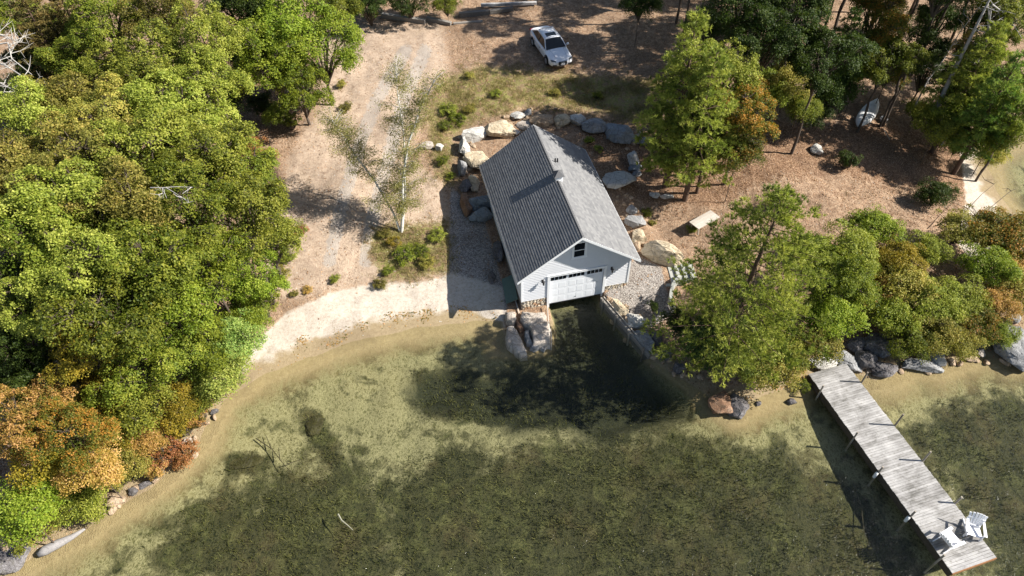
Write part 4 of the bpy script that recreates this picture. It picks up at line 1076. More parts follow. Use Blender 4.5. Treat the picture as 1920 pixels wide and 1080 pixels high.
for i, (x, y, w, d, r, mt, h, lb) in enumerate(RK2):
    p = at(x, y + h * 5); s = scale_at(p); el = math.asin(min(1, (CAM_H - p.z) / (Vector((p.x, p.y, p.z)) - Vector((0, 0, CAM_H))).length))
    rock('boulder' if h > .45 else 'rock', p, (w / s * 1.1, max(.2, (d / s - h * .45 * math.cos(el)) / math.sin(el) * 1.1), h * 1.25), R_(r), i + 101, mt, lb, 'boulder' if h > .45 else 'rock')
# ------------------------------------------------------------------ leaves and trees
M_bark = simple('grey_brown_bark', (.085, .065, .05), .95, .35, 3, .5)
M_pinebark = simple('pine_bark', (.10, .065, .045), .95, .35, 3, .5)
t = NT('birch_bark'); P = t.coord('Object', (6, 6, 14)); n = t.noise(1.4, 4, .7, P)
M_birch = t.pbr(t.ramp(n, [(.36, (.04, .035, .03)), (.42, (.55, .53, .49)), (.7, (.74, .72, .68))]), .7)
M_greybark = simple('silver_dead_wood', (.34, .32, .30), .85, .3, 4, .4)
LM = dict(
  yg=leaf_mat('yellow_green_leaves', (.072, .105, .014), (.275, .31, .038), (.50, .49, .10)),
  ol=leaf_mat('olive_gold_leaves', (.085, .090, .016), (.28, .265, .05), (.50, .38, .095)),
  g=leaf_mat('mid_green_leaves', (.055, .090, .010), (.19, .23, .024), (.36, .36, .05)),
  bg=leaf_mat('bright_green_leaves', (.060, .105, .009), (.205, .265, .022), (.36, .39, .048)),
  dg=leaf_mat('dark_green_leaves', (.016, .034, .006), (.045, .075, .010), (.095, .125, .020)),
  yo=leaf_mat('yellow_gold_leaves', (0.125, 0.125, 0.015), (0.325, 0.263, 0.027), (0.525, 0.362, 0.044)),
  orr=leaf_mat('orange_leaves', (.09, .11, .018), (.44, .27, .06), (.66, .38, .17)),
  rd=leaf_mat('red_orange_leaves', (0.13, 0.10, 0.02), (0.38, 0.15, 0.06), (0.50, 0.27, 0.11)),
  go=leaf_mat('green_leaves_turning_orange', (0.035, 0.069, 0.010), (0.150, 0.156, 0.022), (0.475, 0.200, 0.037), hue=.02),
  pine=leaf_mat('pine_needles', (.050, .095, .022), (.18, .26, .052), (.36, .40, .095), .4),
  pdark=leaf_mat('dark_pine_needles', (.020, .042, .010), (.055, .09, .018), (.115, .145, .03), .2),
  pyel=leaf_mat('yellowing_pine_needles', (.080, .115, .022), (.29, .335, .062), (.50, .50, .12), .42),
  pbrown=leaf_mat('brown_olive_pine_needles', (0.062, 0.062, 0.019), (0.188, 0.156, 0.044), (0.300, 0.213, 0.075), .2),
  bir=leaf_mat('thin_olive_birch_leaves', (.16, .17, .04), (.33, .33, .10), (.52, .48, .18)))
M_brown_leaf = leaf_mat('fallen_leaf_litter', (0.125, 0.062, 0.025), (0.325, 0.188, 0.100), (0.525, 0.350, 0.200), .1)

def rand_unit(r, n):
    v = r.normal(size=(n, 3)); return v / np.linalg.norm(v, axis=1, keepdims=True)
def leaves(C, N, size, r, asp=.62):
    """one pointed quad per leaf centre C with normal N"""
    n = len(C); t1 = np.cross(N, rand_unit(r, n)); t1 /= np.linalg.norm(t1, axis=1, keepdims=True) + 1e-9
    t2 = np.cross(N, t1); s = (size * r.uniform(.7, 1.3, n))[:, None]
    V = np.stack([C - t1 * s * .5, C - t2 * s * asp * .5 + N * s * .06, C + t1 * s * .5, C + t2 * s * asp * .5 + N * s * .06], 1).reshape(-1, 3)
    return V, np.arange(4 * n).reshape(n, 4)

def crown_mesh(seed, R=3.0, Hh=3.0, nleaf=11000, size=.15, lobes=9, clumps=120, tight=False):
    r = np.random.default_rng(seed)
    # lobes on the ellipsoid, mostly upper side
    ld = rand_unit(r, lobes); ld[:, 2] = np.abs(ld[:, 2]) * .9 - .25; ld /= np.linalg.norm(ld, axis=1, keepdims=True)
    lc = ld * np.array([R * .74, R * .74, Hh * .68]) * r.uniform(.6, 1.15, (lobes, 1)); lr = R * r.uniform(.18, .36, lobes)
    if tight: lc = ld * np.array([R * .68, R * .68, Hh * .6]) * r.uniform(.45, 1.2, (lobes, 1)); lr = R * r.uniform(.20, .42, lobes)
    lc = np.vstack([lc, [[0, 0, Hh * .35]]]); lr = np.append(lr, R * .36)
    C, Nn, cid = [], [], []
    ncl = clumps; cv = r.random(ncl)
    sprays = []
    for k in range(ncl):
        j = r.integers(len(lr)); d = rand_unit(r, 1)[0]; d[2] = d[2] * .75 + .22; d /= np.linalg.norm(d)
        c = lc[j] + d * lr[j] * np.array([1, 1, .85]) * r.uniform(.8, 1.12)
        if np.linalg.norm(c / np.array([R, R, Hh])) < .45 and r.random() < .8: continue
        cr = R * (r.uniform(.12, .24) if tight else r.uniform(.06, .14))
        m = int(nleaf / ncl * r.uniform(.6, 1.5) * (cr / (R * (.17 if tight else .10))) ** 1.6)
        up = d * .6 + np.array([0, 0, .7]); up /= np.linalg.norm(up)
        a = rand_unit(r, m) * (r.random(m) ** .5)[:, None] * cr * 1.3
        a -= (a @ up)[:, None] * up * .55                     # flattened sprays
        sag = -.25 * (np.linalg.norm(a, axis=1) ** 2 / cr)[:, None] * np.array([0, 0, 1])
        P = c + a + sag
        n_ = up + rand_unit(r, m) * .75; n_ /= np.linalg.norm(n_, axis=1, keepdims=True)
        C.append(P); Nn.append(n_); cid.append(np.clip(cv[k] * .42 + r.random(m) * .52 + .03 + (P[:, 2] - c[2]) / cr * .04, 0, 1)); sprays.append((c, j))
    # inner dark leaves
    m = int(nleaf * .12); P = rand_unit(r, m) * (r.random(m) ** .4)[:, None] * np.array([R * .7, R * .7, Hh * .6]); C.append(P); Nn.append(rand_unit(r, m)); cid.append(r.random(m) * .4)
    C = np.vstack(C); Nn = np.vstack(Nn); cid = np.concatenate(cid)
    V, F = leaves(C, Nn, size, r)
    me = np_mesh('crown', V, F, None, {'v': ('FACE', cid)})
    # limbs to the lobes
    q = MB()
    for c in lc:
        b = np.array([0, 0, -Hh * 1.0]); mid = b * .35 + c * .35 + r.normal(size=3) * .15
        q.tube([b, mid, c * .9], [.10, .065, .025], 5, cap=False)
    for c, j in sprays[::2]:
        q.tube([lc[j] * .8, lc[j] * .35 + c * .65 + r.normal(size=3) * .08, c], [.03, .02, .008], 3, cap=False)
    lm = q.mesh('branches', None, True)
    return me, lm
DEC = [crown_mesh(11 + i, 3.0, 2.9, 19000, .125, 15 + i % 4, 300 + 20 * i) for i in range(6)]
BUSH = [crown_mesh(41 + i, 1.0, .8, 2600, .09, 11, 80, True) for i in range(4)]
BROAD = [crown_mesh(61 + i, 2.0, 1.5, 10500, .115, 15, 170, True) for i in range(3)]

def pine_mesh(seed, H, R, ntuft, tl=.26, shape=.8, start=.22, droop=.12, per=9, gap=.0):
    r = np.random.default_rng(seed)
    q = MB(); TP, TD, TV = [], [], []
    whorls = int((1 - start) * H / .55)
    lens = []
    for w in range(whorls):
        u = (w + .5) / whorls; z = (start + (1 - start) * u) * H
        Lw = R * (1 - u) ** shape * (1 if u > .12 else .55 + u * 3.5)
        nb = r.integers(4, 7)
        a0 = r.random() * 6.28
        for b in range(nb):
            if r.random() < gap: continue
            a = a0 + b * 2 * PI / nb + r.normal() * .3; L = Lw * r.uniform(.65, 1.15) + .25
            d = np.array([math.cos(a), math.sin(a), 0]); up = .1 + .45 * u
            bv = r.random()
            zb = z + r.normal() * .12
            f = lambda s: np.array([0, 0, zb]) + d * s * L + np.array([0, 0, up * s * L * .7 - droop * L * s * s * (1.3 - u)])
            q.tube([f(0), f(.5), f(1)], [.05 * (1 - u) + .02, .03, .01], 3, cap=False)
            lens.append(L)
            nt = max(5, int(L * 7.5)); side = np.cross(d, [0, 0, 1])
            for k in range(nt):
                s = r.uniform(.22, 1.02); wdt = .42 * L * (1.05 - s) * (.5 if s < .3 else 1) + .18
                o = r.uniform(-1, 1) * wdt
                p = f(s) + side * o + d * abs(o) * .35 + np.array([0, 0, r.normal() * .06 - abs(o) * .04])
                dd = d * .7 + side * np.sign(o) * .5 * abs(o) / wdt + np.array([0, 0, .65]); TP.append(p); TD.append(dd / np.linalg.norm(dd)); TV.append(bv * .5 + r.random() * .5)
    TP = np.array(TP); TD = np.array(TD); TV = np.array(TV)
    if len(TP) < ntuft:
        e = r.integers(len(TP), size=ntuft - len(TP)); TP = np.vstack([TP, TP[e] + r.normal(size=(len(e), 3)) * np.array([.16, .16, .08])]); TD = np.vstack([TD, TD[e]]); TV = np.append(TV, TV[e])
    elif len(TP) > ntuft:
        e = r.permutation(len(TP))[:ntuft]; TP, TD, TV = TP[e], TD[e], TV[e]
    n = len(TP); P = np.repeat(TP, per, 0); D = np.repeat(TD, per, 0) + r.normal(size=(n * per, 3)) * .62; D /= np.linalg.norm(D, axis=1, keepdims=True)
    s = np.cross(D, rand_unit(r, n * per)); s /= np.linalg.norm(s, axis=1, keepdims=True)
    ln = tl * r.uniform(.7, 1.2, n * per)[:, None]
    V = np.stack([P - s * .03, P + s * .03, P + D * ln], 1).reshape(-1, 3); F = np.arange(3 * n * per).reshape(-1, 3)
    me = np_mesh('needles', V, F, None, {'v': ('FACE', np.clip(np.repeat(TV, per) + r.normal(size=n * per) * .08, 0, 1))})
    tk = MB(); tk.tube([(0, 0, -.4), (.03, 0, H * .3), (-.05, .04, H * .65), (0, 0, H)], [.055 + H * .014, .04 + H * .011, .03 + H * .006, .02], 9, cap=False)
    return me, q.mesh('branches', M_pinebark, True), tk.mesh('trunk', M_pinebark, True)
PINE = [pine_mesh(5, 12, 2.9, 3500, tl=.26, gap=.1), pine_mesh(6, 12, 3.2, 3500, tl=.26, shape=.7, gap=.1), pine_mesh(8, 13, 2.5, 3600, start=.45, shape=.55, gap=.15)]
BIGPINE = pine_mesh(9, 15.8, 6.2, 8200, tl=.26, shape=.66, start=.14, droop=.10, per=8, gap=.2)
def trunk_mesh(seed, mat):
    r = np.random.default_rng(seed); q = MB(); pts = [(r.normal() * .05 * k, r.normal() * .05 * k, k / 5) for k in range(6)]; pts[0] = (0, 0, -.05)
    q.tube(pts, [.17, .14, .125, .11, .095, .08], 9, cap=False); return q.mesh('trunk', mat, True)
TRK = [trunk_mesh(i, M_bark) for i in range(3)]
def slot(o, mat):
    if not o.data.materials: o.data.materials.append(mat)
    o.material_slots[0].link = 'OBJECT'; o.material_slots[0].material = mat
seedc = [0]; SG_NAME = 'bushes on the right shore'
def tree(px, py, hc, R, mat, label, cat='tree', group=None, name='broadleaf_tree', flat=1.0, var=None, zs=None):
    """crown centre seen at px,py, hc above the ground, radius R"""
    seedc[0] += 1; r = random.Random(seedc[0] * 7 + 1)
    if group == SG_NAME: R *= 1.06
    g = 1.0
    for _ in range(6):
        P = unproj(px, py, g + hc); g = ground_z(P[0], P[1])
    if R < 1.15: lib, R0, H0, nm = BUSH, 1.0, .8, 'stem'
    elif R < 2.1: lib, R0, H0, nm = BROAD, 2.0, 1.5, 'trunk'
    else: lib, R0, H0, nm = DEC, 3.0, 2.9, 'trunk'
    g = max(g, -.05)
    root = empty(name, (P[0], P[1], g), r.random() * 6.28, label, cat, group)
    cm, lm = lib[(var if var is not None else r.randrange(len(lib))) % len(lib)]
    s = R / R0
    c = link_mesh('crown', cm, None, root); slot(c, LM[mat]); c.location = (0, 0, hc); c.scale = (s * r.uniform(.93, 1.07), s * r.uniform(.93, 1.07), s * flat)
    b = link_mesh('branches', lm, None, root); slot(b, M_bark); b.location = c.location; b.scale = c.scale
    if hc - H0 * s * flat > -.3 or lib is DEC:
        k = link_mesh(nm, TRK[r.randrange(3)], None, root); h = max(.15, hc - H0 * s * flat * .75); k.scale = (s * .8, s * .8, h) if lib is DEC else (s * .22, s * .22, h)
    return root
def pine(px, py, zt, k, sc_, mat, label, H=12, group=None, zsc=1.0, cat='pine tree', name='pine_tree', lean=(0, 0)):
    """px,py: where the foot stands when zt is None, else where the point zt up the tree is seen"""
    seedc[0] += 1; r = random.Random(seedc[0] * 7 + 1)
    if zt is None: P = at(px, py)
    else:
        g = 1.0
        for _ in range(6): P = unproj(px, py, g + zt); g = ground_z(P[0], P[1])
        P = Vector((P[0], P[1], g))
    root = empty(name, tuple(P), r.random() * 6.28 if lean == (0, 0) else 0, label, cat, group)
    if lean != (0, 0): root.rotation_euler = (lean[0], lean[1], 0)
    lib = BIGPINE if k == 'big' else PINE[k]
    for nm, me, m in (('crown', lib[0], LM[mat]), ('branches', lib[1], M_pinebark), ('trunk', lib[2], M_pinebark)):
        o = link_mesh(nm, me, None, root); slot(o, m); o.scale = (sc_, sc_, sc_ * zsc)
    return root

FG = 'trees of the mixed wood on the left'
TREES = [
 # px, py, crown height, radius, leaves, label
 (205, 45, 9, 3.0, 'g', 'mid green broadleaf beside the brown needled pine at the top left'),
 (300, 25, 10, 3.0, 'ol', 'olive gold broadleaf cut by the top edge, right of a mid green one'),
 (375, 85, 10, 3.0, 'yg', 'yellow green tree at the upper right of the left wood, beside the dark gap'),
 (275, 125, 9.5, 3.2, 'yg', 'yellow green tree in the second row from the top of the left wood'),
 (140, 110, 7, 2.6, 'g', 'green tree between the bleached fallen branches and the yellow green crowns'),
 (455, 30, 7, 3.0, 'dg', 'dark green tree at the top in the shaded gap of the left wood'),
 (545, 45, 6.5, 3.9, 'bg', 'tall bright green maple at the top left of the clearing'),
 (598, 88, 5.2, 3.4, 'bg', 'bright green maple reaching farthest right over the clearing top'),
 (510, 110, 5.6, 3.4, 'bg', 'green maple left of the bright pair at the clearing edge'),
 (560, 160, 3.6, 2.9, 'bg', 'smaller bright green maple whose trunk foot shows at the clearing edge'),
 (630, 10, 5.5, 2.6, 'g', 'green tree at the top edge just right of the tall maples'),
 (385, 165, 9, 3.0, 'yg', 'yellow green tree whose right side borders the dark leafy gap'),
 (330, 215, 9.5, 3.2, 'yg', 'broad yellow green tree third from the top in the right half of the left wood'),
 (225, 215, 9.5, 3.0, 'ol', 'olive gold tree in the centre of the upper left wood'),
 (125, 195, 8, 2.8, 'ol', 'olive tree directly right of the bleached fallen branches'),
 (50, 235, 8.5, 3.0, 'yg', 'yellow green tree at the left edge below the bleached branches'),
 (150, 290, 9.5, 3.2, 'ol', 'gold tinted olive tree left of centre in the upper wood'),
 (265, 300, 10, 3.2, 'yg', 'tallest yellow green tree in the middle of the left wood'),
 (375, 285, 9.5, 3.1, 'yg', 'yellow green tree above the grey dead twigs, near the wood edge'),
 (445, 320, 7.5, 2.8, 'g', 'green tree on the right flank of the wood above the red shrub'),
 (30, 340, 9, 3.0, 'ol', 'olive tree at the left edge, halfway down the upper wood'),
 (130, 385, 10, 3.2, 'yg', 'yellow green tree right of the olive one at the left edge'),
 (235, 400, 10, 3.1, 'ol', 'olive gold tree left of the grey dead twigs'),
 (350, 390, 9.5, 3.1, 'g', 'green tree standing just below the grey dead twigs'),
 (445, 400, 8, 3.0, 'yg', 'yellow green tree on the wood edge facing the birch'),
 (500, 450, 4.4, 2.4, 'yg', 'lower yellow green tree reaching farthest right towards the birch'),
 (50, 450, 9.5, 3.0, 'g', 'green tree with gaps at the left edge in the middle of the photo'),
 (165, 490, 9.5, 3.1, 'yg', 'yellow green tree in the middle left wood'),
 (275, 485, 10, 3.1, 'g', 'green tree in the very middle of the left wood'),
 (385, 495, 7.2, 3.0, 'bg', 'bright green tree near the wood edge level with the boathouse eave'),
 (468, 510, 4.2, 2.5, 'bg', 'bright yellow green tree on the wood edge above the beach'),
 (90, 560, 8, 2.7, 'yg', 'yellow green tree at the left, above the dark hollow'),
 (200, 585, 9, 3.0, 'g', 'green tree right of the dark hollow'),
 (310, 590, 7.2, 3.0, 'bg', 'bright green tree in the lower middle of the wood'),
 (30, 560, 7, 2.6, 'dg', 'dark green tree at the left edge beside the dark hollow'),
 (50, 655, 6, 2.4, 'dg', 'dark green tree in the hollow above the orange maple'),
 (170, 650, 7, 2.2, 'yo', 'golden tree above the orange maples'),
 (265, 680, 5.2, 2.7, 'g', 'green tree at the lower edge of the wood above the golden bushes'),
 (345, 665, 4.2, 2.5, 'bg', 'bright green tree near the beach end of the wood'),
 (195, 730, 4.2, 1.9, 'yo', 'small golden tree between the orange maple and the green trees'),
 (255, 765, 3.4, 1.9, 'yg', 'small yellow green tree above the red shrubs'),
 (45, 780, 6, 2.3, 'orr', 'orange maple at the left edge'),
 (120, 815, 6, 2.1, 'go', 'orange maple in the middle of the orange group'),
 (80, 855, 4.6, 1.8, 'yo', 'low orange maple at the bottom of the orange group'),
 (165, 868, 4.2, 1.6, 'orr', 'orange maple nearest the olive shore bush'),
 (30, 700, 5, 2.0, 'dg', 'dark green understory tree just above the orange maple on the left edge'),
 (30, 960, 4, 2.0, 'bg', 'bright lime green tree at the lower left edge'),
]
for px, py, hc, R, mt, lb in TREES: tree(px, py, hc, R, mt, lb, 'tree', FG)
# the shore edge of the left wood
EG = 'shrubs along the left shore'
for px, py, hc, R, mt, lb in [
 (330, 760, 2.2, 1.6, 'yo', 'golden yellow shrub over the shore at the lower end of the wood'),
 (375, 745, 1.6, 1.3, 'yg', 'yellow green shrub above the last golden one by the sand'),
 (400, 700, 2.5, 1.9, 'pyel', 'soft pale green shrub at the beach end of the wood'),
 (425, 640, 3.0, 2.0, 'pine', 'blue green feathery shrub at the wood edge above the beach'),
 (455, 590, 2.2, 1.7, 'bg', 'bright green shrub at the wood edge where the sand is widest'),
 (372, 780, .9, 1.0, 'orr', 'orange shrub hanging over the shore, highest of the orange ones'),
 (345, 800, .9, .9, 'yo', 'small golden shrub between two orange shrubs on the shore'),
 (305, 845, .9, 1.1, 'rd', 'red orange shrub over pink rocks on the left shore'),
 (345, 850, .7, .9, 'rd', 'reddest shrub touching the water on the left shore'),
 (290, 880, .7, .8, 'orr', 'orange red shrub just above the dark shore rocks'),
 (235, 860, 1.1, 1.5, 'ol', 'grey olive bush between the orange maples and the red shrubs'),
 (215, 895, .9, 1.1, 'ol', 'olive bush above the rounded tan rock'),
 (265, 810, 1.6, 1.4, 'orr', 'orange gold shrub above the grey olive bush'),
 (210, 815, 2.2, 1.3, 'yo', 'golden shrub on the right of the orange maples'),
 (150, 930, 1.3, 1.5, 'yg', 'yellow green bush left of the tan rock'),
 (90, 948, 1.2, 1.3, 'ol', 'wide olive bush above the silver driftwood log'),
 (130, 965, .6, .8, 'yg', 'low yellow green bush just above the driftwood log'),
 (45, 995, 1.0, 1.1, 'yg', 'yellow green bush left of the driftwood log'),
 (110, 905, 1.8, 1.5, 'g', 'green bush just below the orange maples'),
 (160, 900, 1.5, 1.3, 'g', 'green bush between orange maple and yellow green bush'),
 (465, 275, 1.2, 1.4, 'rd', 'pinkish red shrub at the wood edge beside the track'),
 (500, 290, .7, .9, 'rd', 'small faded red shrub right of the larger pink one'),
 (455, 345, 1.6, 1.3, 'ol', 'olive shrub below the pinkish red ones'),
 (485, 375, 1.0, 1.1, 'go', 'green orange shrub on the wood edge above the birch shadow'),
 (540, 440, .8, .9, 'go', 'orange and green shrub at the tip of the wood beside the birch shadow'),
 (562, 432, .6, .6, 'rd', 'small crimson shrub at the edge of the birch shadow'),
 (590, 135, .8, 1.0, 'bg', 'low bright shrub under the right maple'),
 (545, 225, .9, 1.0, 'g', 'low green shrub at the foot of the small maple'),
]: tree(px, py, hc, R, mt, lb, 'shrub', EG, 'shrub')

PT = 'pines on the left'
pine(60, 30, 9.0, 0, .95, 'pbrown', 'brown olive pine in the top left corner', group=PT)
pine(120, 10, 9.0, 1, .85, 'pbrown', 'brown olive pine just right of the one in the top left corner', group=PT)
pine(215, 340, 10, 1, .9, 'pyel', 'yellowish pine poking up between olive crowns in the left wood', group=PT)
pine(120, 600, 7, 0, .75, 'pdark', 'dark pine in the hollow of the lower left wood', group=PT)
# right side: pines over the roof corner
pine(1247, 350, None, 0, 1.12, 'pyel', 'tall light green pine with thick grey trunk behind the right side of the roof', zsc=1.0)
pine(1322, 200, 8.0, 1, .98, 'pyel', 'bright green pine crown in the middle of the group behind the roof')
pine(1306, 362, None, 2, .55, 'pine', 'slim pine with bare reddish trunk standing nearest the wooden table', zsc=1.0)
tree(1395, 205, 6.5, 2.8, 'go', 'green maple turning red and orange at the right of the pine group')
tree(1350, 150, 8, 2.8, 'yg', 'yellow green maple rising between the two pine crowns')
tree(1385, 285, 4.5, 1.9, 'go', 'lower green orange maple above the leaf covered slope')
tree(1290, 240, 5.0, 1.8, 'bg', 'bright blue green sapling crown low in front of the pine trunks')
# the great pine and its neighbours on the shore
_b = Vector((12.2, 24.5, ground_z(12.2, 24.5)))
o = pine(0, 0, 5, 'big', .86, 'pyel', 'great spreading white pine between the gravel pad and the dock', lean=(R_(-1.5), R_(3)))
o.location = _b
tree(1560, 520, 4.5, 2.2, 'bg', 'bright green maple right of the great pine')
tree(1590, 470, 4.2, 1.9, 'yg', 'yellow green maple above the bright green one right of the great pine')
tree(1560, 590, 3.6, 1.9, 'bg', 'bright green maple hanging over the shore end of the dock')
tree(1530, 480, 3.8, 2.0, 'yg', 'yellow green maple touching the right side of the great pine')
tree(1530, 640, 2.6, 1.7, 'ol', 'olive gold bush left of the shore end of the dock')
tree(1600, 540, 3.0, 1.9, 'bg', 'bright green maple farthest right beside the golden bush')
tree(1440, 690, 2.0, 1.9, 'ol', 'olive gold bush on the shore under the great pine')
tree(1400, 660, 2.6, 2.0, 'pyel', 'feathery yellow green bush under the left of the great pine')
tree(1480, 650, 2.4, 1.9, 'yg', 'yellow green bush at the shore between pine and dock')
tree(1330, 640, 2.2, 2.0, 'pdark', 'dark bush in the shade of the great pine above the shore rocks')
tree(1270, 600, 1.6, 1.1, 'dg', 'dark bush at the lower end of the curved kerb', 'shrub')
tree(1225, 575, .5, .5, 'dg', 'small dark seedling at the right edge of the gravel pad', 'shrub')
SG = 'bushes on the right shore'
for px, py, hc, R, mt, lb in [
 (1640, 425, 3.0, 1.7, 'bg', 'bright green sapling standing alone on the bare slope'),
 (1625, 500, 1.8, 1.5, 'yo', 'golden bush right of the bright green maples'),
 (1645, 545, 1.6, 1.6, 'orr', 'amber bush above the dark rocks behind the dock'),
 (1680, 480, 2.2, 1.6, 'yo', 'yellow bush in the middle of the right shore thicket'),
 (1700, 530, 2.4, 1.8, 'ol', 'olive bush below the yellow one in the right thicket'),
 (1740, 470, 1.5, 1.4, 'yg', 'yellow green bush beside the bare grey twigs'),
 (1675, 590, 2.0, 1.7, 'g', 'green bush behind the dark dock rocks'),
 (1705, 640, 1.5, 1.4, 'g', 'green bush hanging over the long low slab rock'),
 (1760, 620, 1.6, 1.7, 'ol', 'round olive bush over the pale blocky rock'),
 (1800, 645, 1.2, 1.2, 'ol', 'small olive bush at the water left of the big grey boulder'),
 (1745, 565, 2.2, 1.7, 'yg', 'yellow green bush in the centre of the right thicket'),
 (1800, 560, 2.0, 1.6, 'yg', 'yellow green bush left of the orange tipped one'),
 (1835, 600, 1.6, 1.4, 'go', 'green bush with orange tips above the gap in the shore rocks'),
 (1870, 560, 1.8, 1.3, 'orr', 'orange tipped bush near the right edge'),
 (1850, 500, 2.4, 1.7, 'bg', 'bright green bush below the orange speckled crowns'),
 (1800, 430, 2.0, 1.6, 'ol', 'olive bush beside the sandy strip of the far inlet'),
 (1860, 430, 2.6, 1.8, 'go', 'orange speckled bush right of the sandy strip'),
 (1905, 450, 2.6, 1.8, 'go', 'orange speckled bush on the right edge'),
 (1905, 540, 2.0, 1.6, 'ol', 'olive bush on the right edge above the grey boulders'),
 (1870, 625, 1.4, 1.2, 'g', 'low green bush draped over the biggest grey boulder'),
 (1900, 500, 1.6, 1.5, 'orr', 'amber bush at the right edge in the middle of the thicket'),
 (1757, 362, 1.1, 1.35, 'dg', 'round dark green shrub standing alone beside the sandy strip'),
 (1590, 300, .8, .9, 'dg', 'small dark shrub on the leafy slope below the upturned boat'),
 (1460, 380, .7, .8, 'g', 'small green shrub on the slope above the great pine'),
]: tree(px, py, hc, R, mt, lb, 'shrub', SG, 'shrub')
# wood behind on the right
BG = 'trees of the shaded wood at the top right'
for px, py, hc, R, mt, lb in [
 (1480, 150, 4.5, 1.9, 'ol', 'thin olive tree between the maples and the dark wood'),
 (1500, 200, 3.4, 1.5, 'g', 'small green tree below the thin olive one'),
 (1440, 70, 9, 3.0, 'dg', 'dark green tree behind the reddish maple'),
 (1390, 20, 10, 3.0, 'dg', 'dark green tree at the top edge behind the tall pine'),
 (1545, 110, 8, 3.0, 'dg', 'darkest green tree in the middle of the right wood'),
 (1500, 30, 9, 3.0, 'dg', 'dark green tree at the top edge left of the orange speckled maple'),
 (1560, 160, 4, 2.0, 'dg', 'dark green tree left of the upturned boat'),
 (1640, 40, 8, 2.8, 'go', 'orange speckled maple at the top edge of the right wood'),
 (1665, 110, 6.5, 2.6, 'g', 'green tree below the orange speckled maple'),
 (1668, 135, 3.6, 1.8, 'go', 'gold and green maple just above the upturned boat'),
 (1715, 90, 7, 2.5, 'dg', 'dark green tree left of the leaning grey dead trunk'),
 (1800, 200, 4.5, 2.0, 'g', 'green tree beneath the leaning dead trunks'),
 (1870, 250, 4.0, 2.0, 'g', 'green tree at the right above the far inlet'),
 (1760, 240, 3.2, 1.8, 'yg', 'yellow green tree right of the upturned boat'),
 (1720, 205, 1.4, 1.3, 'g', 'low green shrub right of the small grey tub'),
 (1905, 215, 6.0, 2.3, 'g', 'green tree at the right edge above the far inlet'),
 (1440, 160, 4, 1.9, 'g', 'green tree low behind the reddish edge of the pine group'),
 (1520, 215, 2.2, 1.6, 'dg', 'dark green low tree at the near edge of the dark wood'),
 (1620, 120, 5, 2.0, 'g', 'green tree between the speckled maple and the dark crowns'),
 (1830, 110, 5, 2.4, 'ol', 'olive tree between the forked dead limbs'),
 (1900, 170, 4, 2.2, 'yg', 'yellow green tree at the right edge under the pines'),
 (1800, 265, 2, 1.6, 'g', 'low green tree at the near edge of the right wood'),
 (1850, 205, 3.6, 2.0, 'pyel', 'soft pale green tree among the right hand pines'),
 (1860, 290, 1.6, 1.3, 'ol', 'low olive tree over the head of the sandy strip'),
 (1755, 40, 5, 2.4, 'dg', 'dark green tree at the top edge behind the short shaded trunk'),
 (1830, 30, 5, 2.5, 'dg', 'dark green tree at the top edge behind the forked dead limbs'),
 (1900, 40, 6, 2.6, 'g', 'green tree filling the top right corner'),
 (1740, 130, 4, 2.2, 'dg', 'dark green tree under the leaning grey dead trunk'),
 (1470, 100, 4.5, 2.2, 'dg', 'dark low tree behind the thin olive tree'),
 (1600, 120, 4.5, 2.3, 'dg', 'dark low tree between dark crowns above the upturned boat'),
 (1330, 60, 5, 2.2, 'dg', 'dark green tree between the two pale pine crowns at the top'),
 (1200, 8, 4, 1.9, 'dg', 'dark green tree at the top edge left of the tall pine'),
 (20, 30, 7, 2.6, 'g', 'green tree filling the top left corner under the brown pines'),
 (90, 70, 6, 2.5, 'g', 'green tree right of the bleached tangle'),
 (25, 175, 5, 2.4, 'dg', 'dark green tree beneath the bleached tangle'),
 (70, 120, 4.5, 2.2, 'dg', 'dark low tree behind the bleached tangle'),
 (690, 6, 2.2, 2.3, 'dg', 'dark green tree over the left end of the log row'),
 (765, -4, 2.2, 2.3, 'dg', 'dark green tree over the middle of the log row'),
 (838, 10, 1.6, 1.4, 'g', 'green sapling over the weedy gap in the log row'),
 (470, 90, 5, 2.4, 'dg', 'dark green understory tree inside the shaded gap of the left wood'),
 (430, 175, 3, 1.8, 'dg', 'low dark understory tree beside the thin bare stem'),
]: tree(px, py, hc, R, mt, lb, 'tree', BG)
pine(1850, 90, 9, 1, .9, 'pyel', 'sunlit pine behind the leaning dead trunks', group=BG)
pine(1900, 130, 9, 0, .85, 'pine', 'pine at the right edge behind the dead trunks', group=BG)
pine(1820, 150, 6, 2, .75, 'pine', 'open crowned pine between the two dead trunks', group=BG)
pine(1590, 60, 8, 0, .8, 'pdark', 'dark pine between the dark green trees of the right wood', group=BG)
# tall trees beyond the upper edge and right edge of the view, which shade the parking spot
TALL = [(15.2, 56, 11), (18.5, 59.5, 11.5), (22, 56.5, 11), (25.5, 60, 11), (19.5, 64, 11), (16, 62, 14), (22.5, 51.5, 11.5), (26.5, 54.5, 11), (29.5, 58.5, 11.5), (24, 66, 11), (29.5, 64.5, 11),
        (20, 69, 11), (14.5, 68.5, 11), (33, 54, 11), (34, 61, 11), (12, 73, 11), (27, 49.5, 12), (31, 48, 12), (36, 48.5, 11), (38, 55, 11), (42, 50, 11), (44, 57, 11), (-3, 80, 9), (-13, 79, 8), (-23, 80, 9), (4, 82, 9), (47, 47, 10), (17, 75, 11), (24, 73, 11), (31, 71, 11), (39, 64, 11)]
ORD = 'first second third fourth fifth sixth seventh eighth ninth tenth eleventh twelfth thirteenth fourteenth fifteenth sixteenth seventeenth eighteenth nineteenth twentieth twenty-first twenty-second twenty-third twenty-fourth twenty-fifth twenty-sixth twenty-seventh twenty-eighth twenty-ninth thirtieth thirty-first'.split()
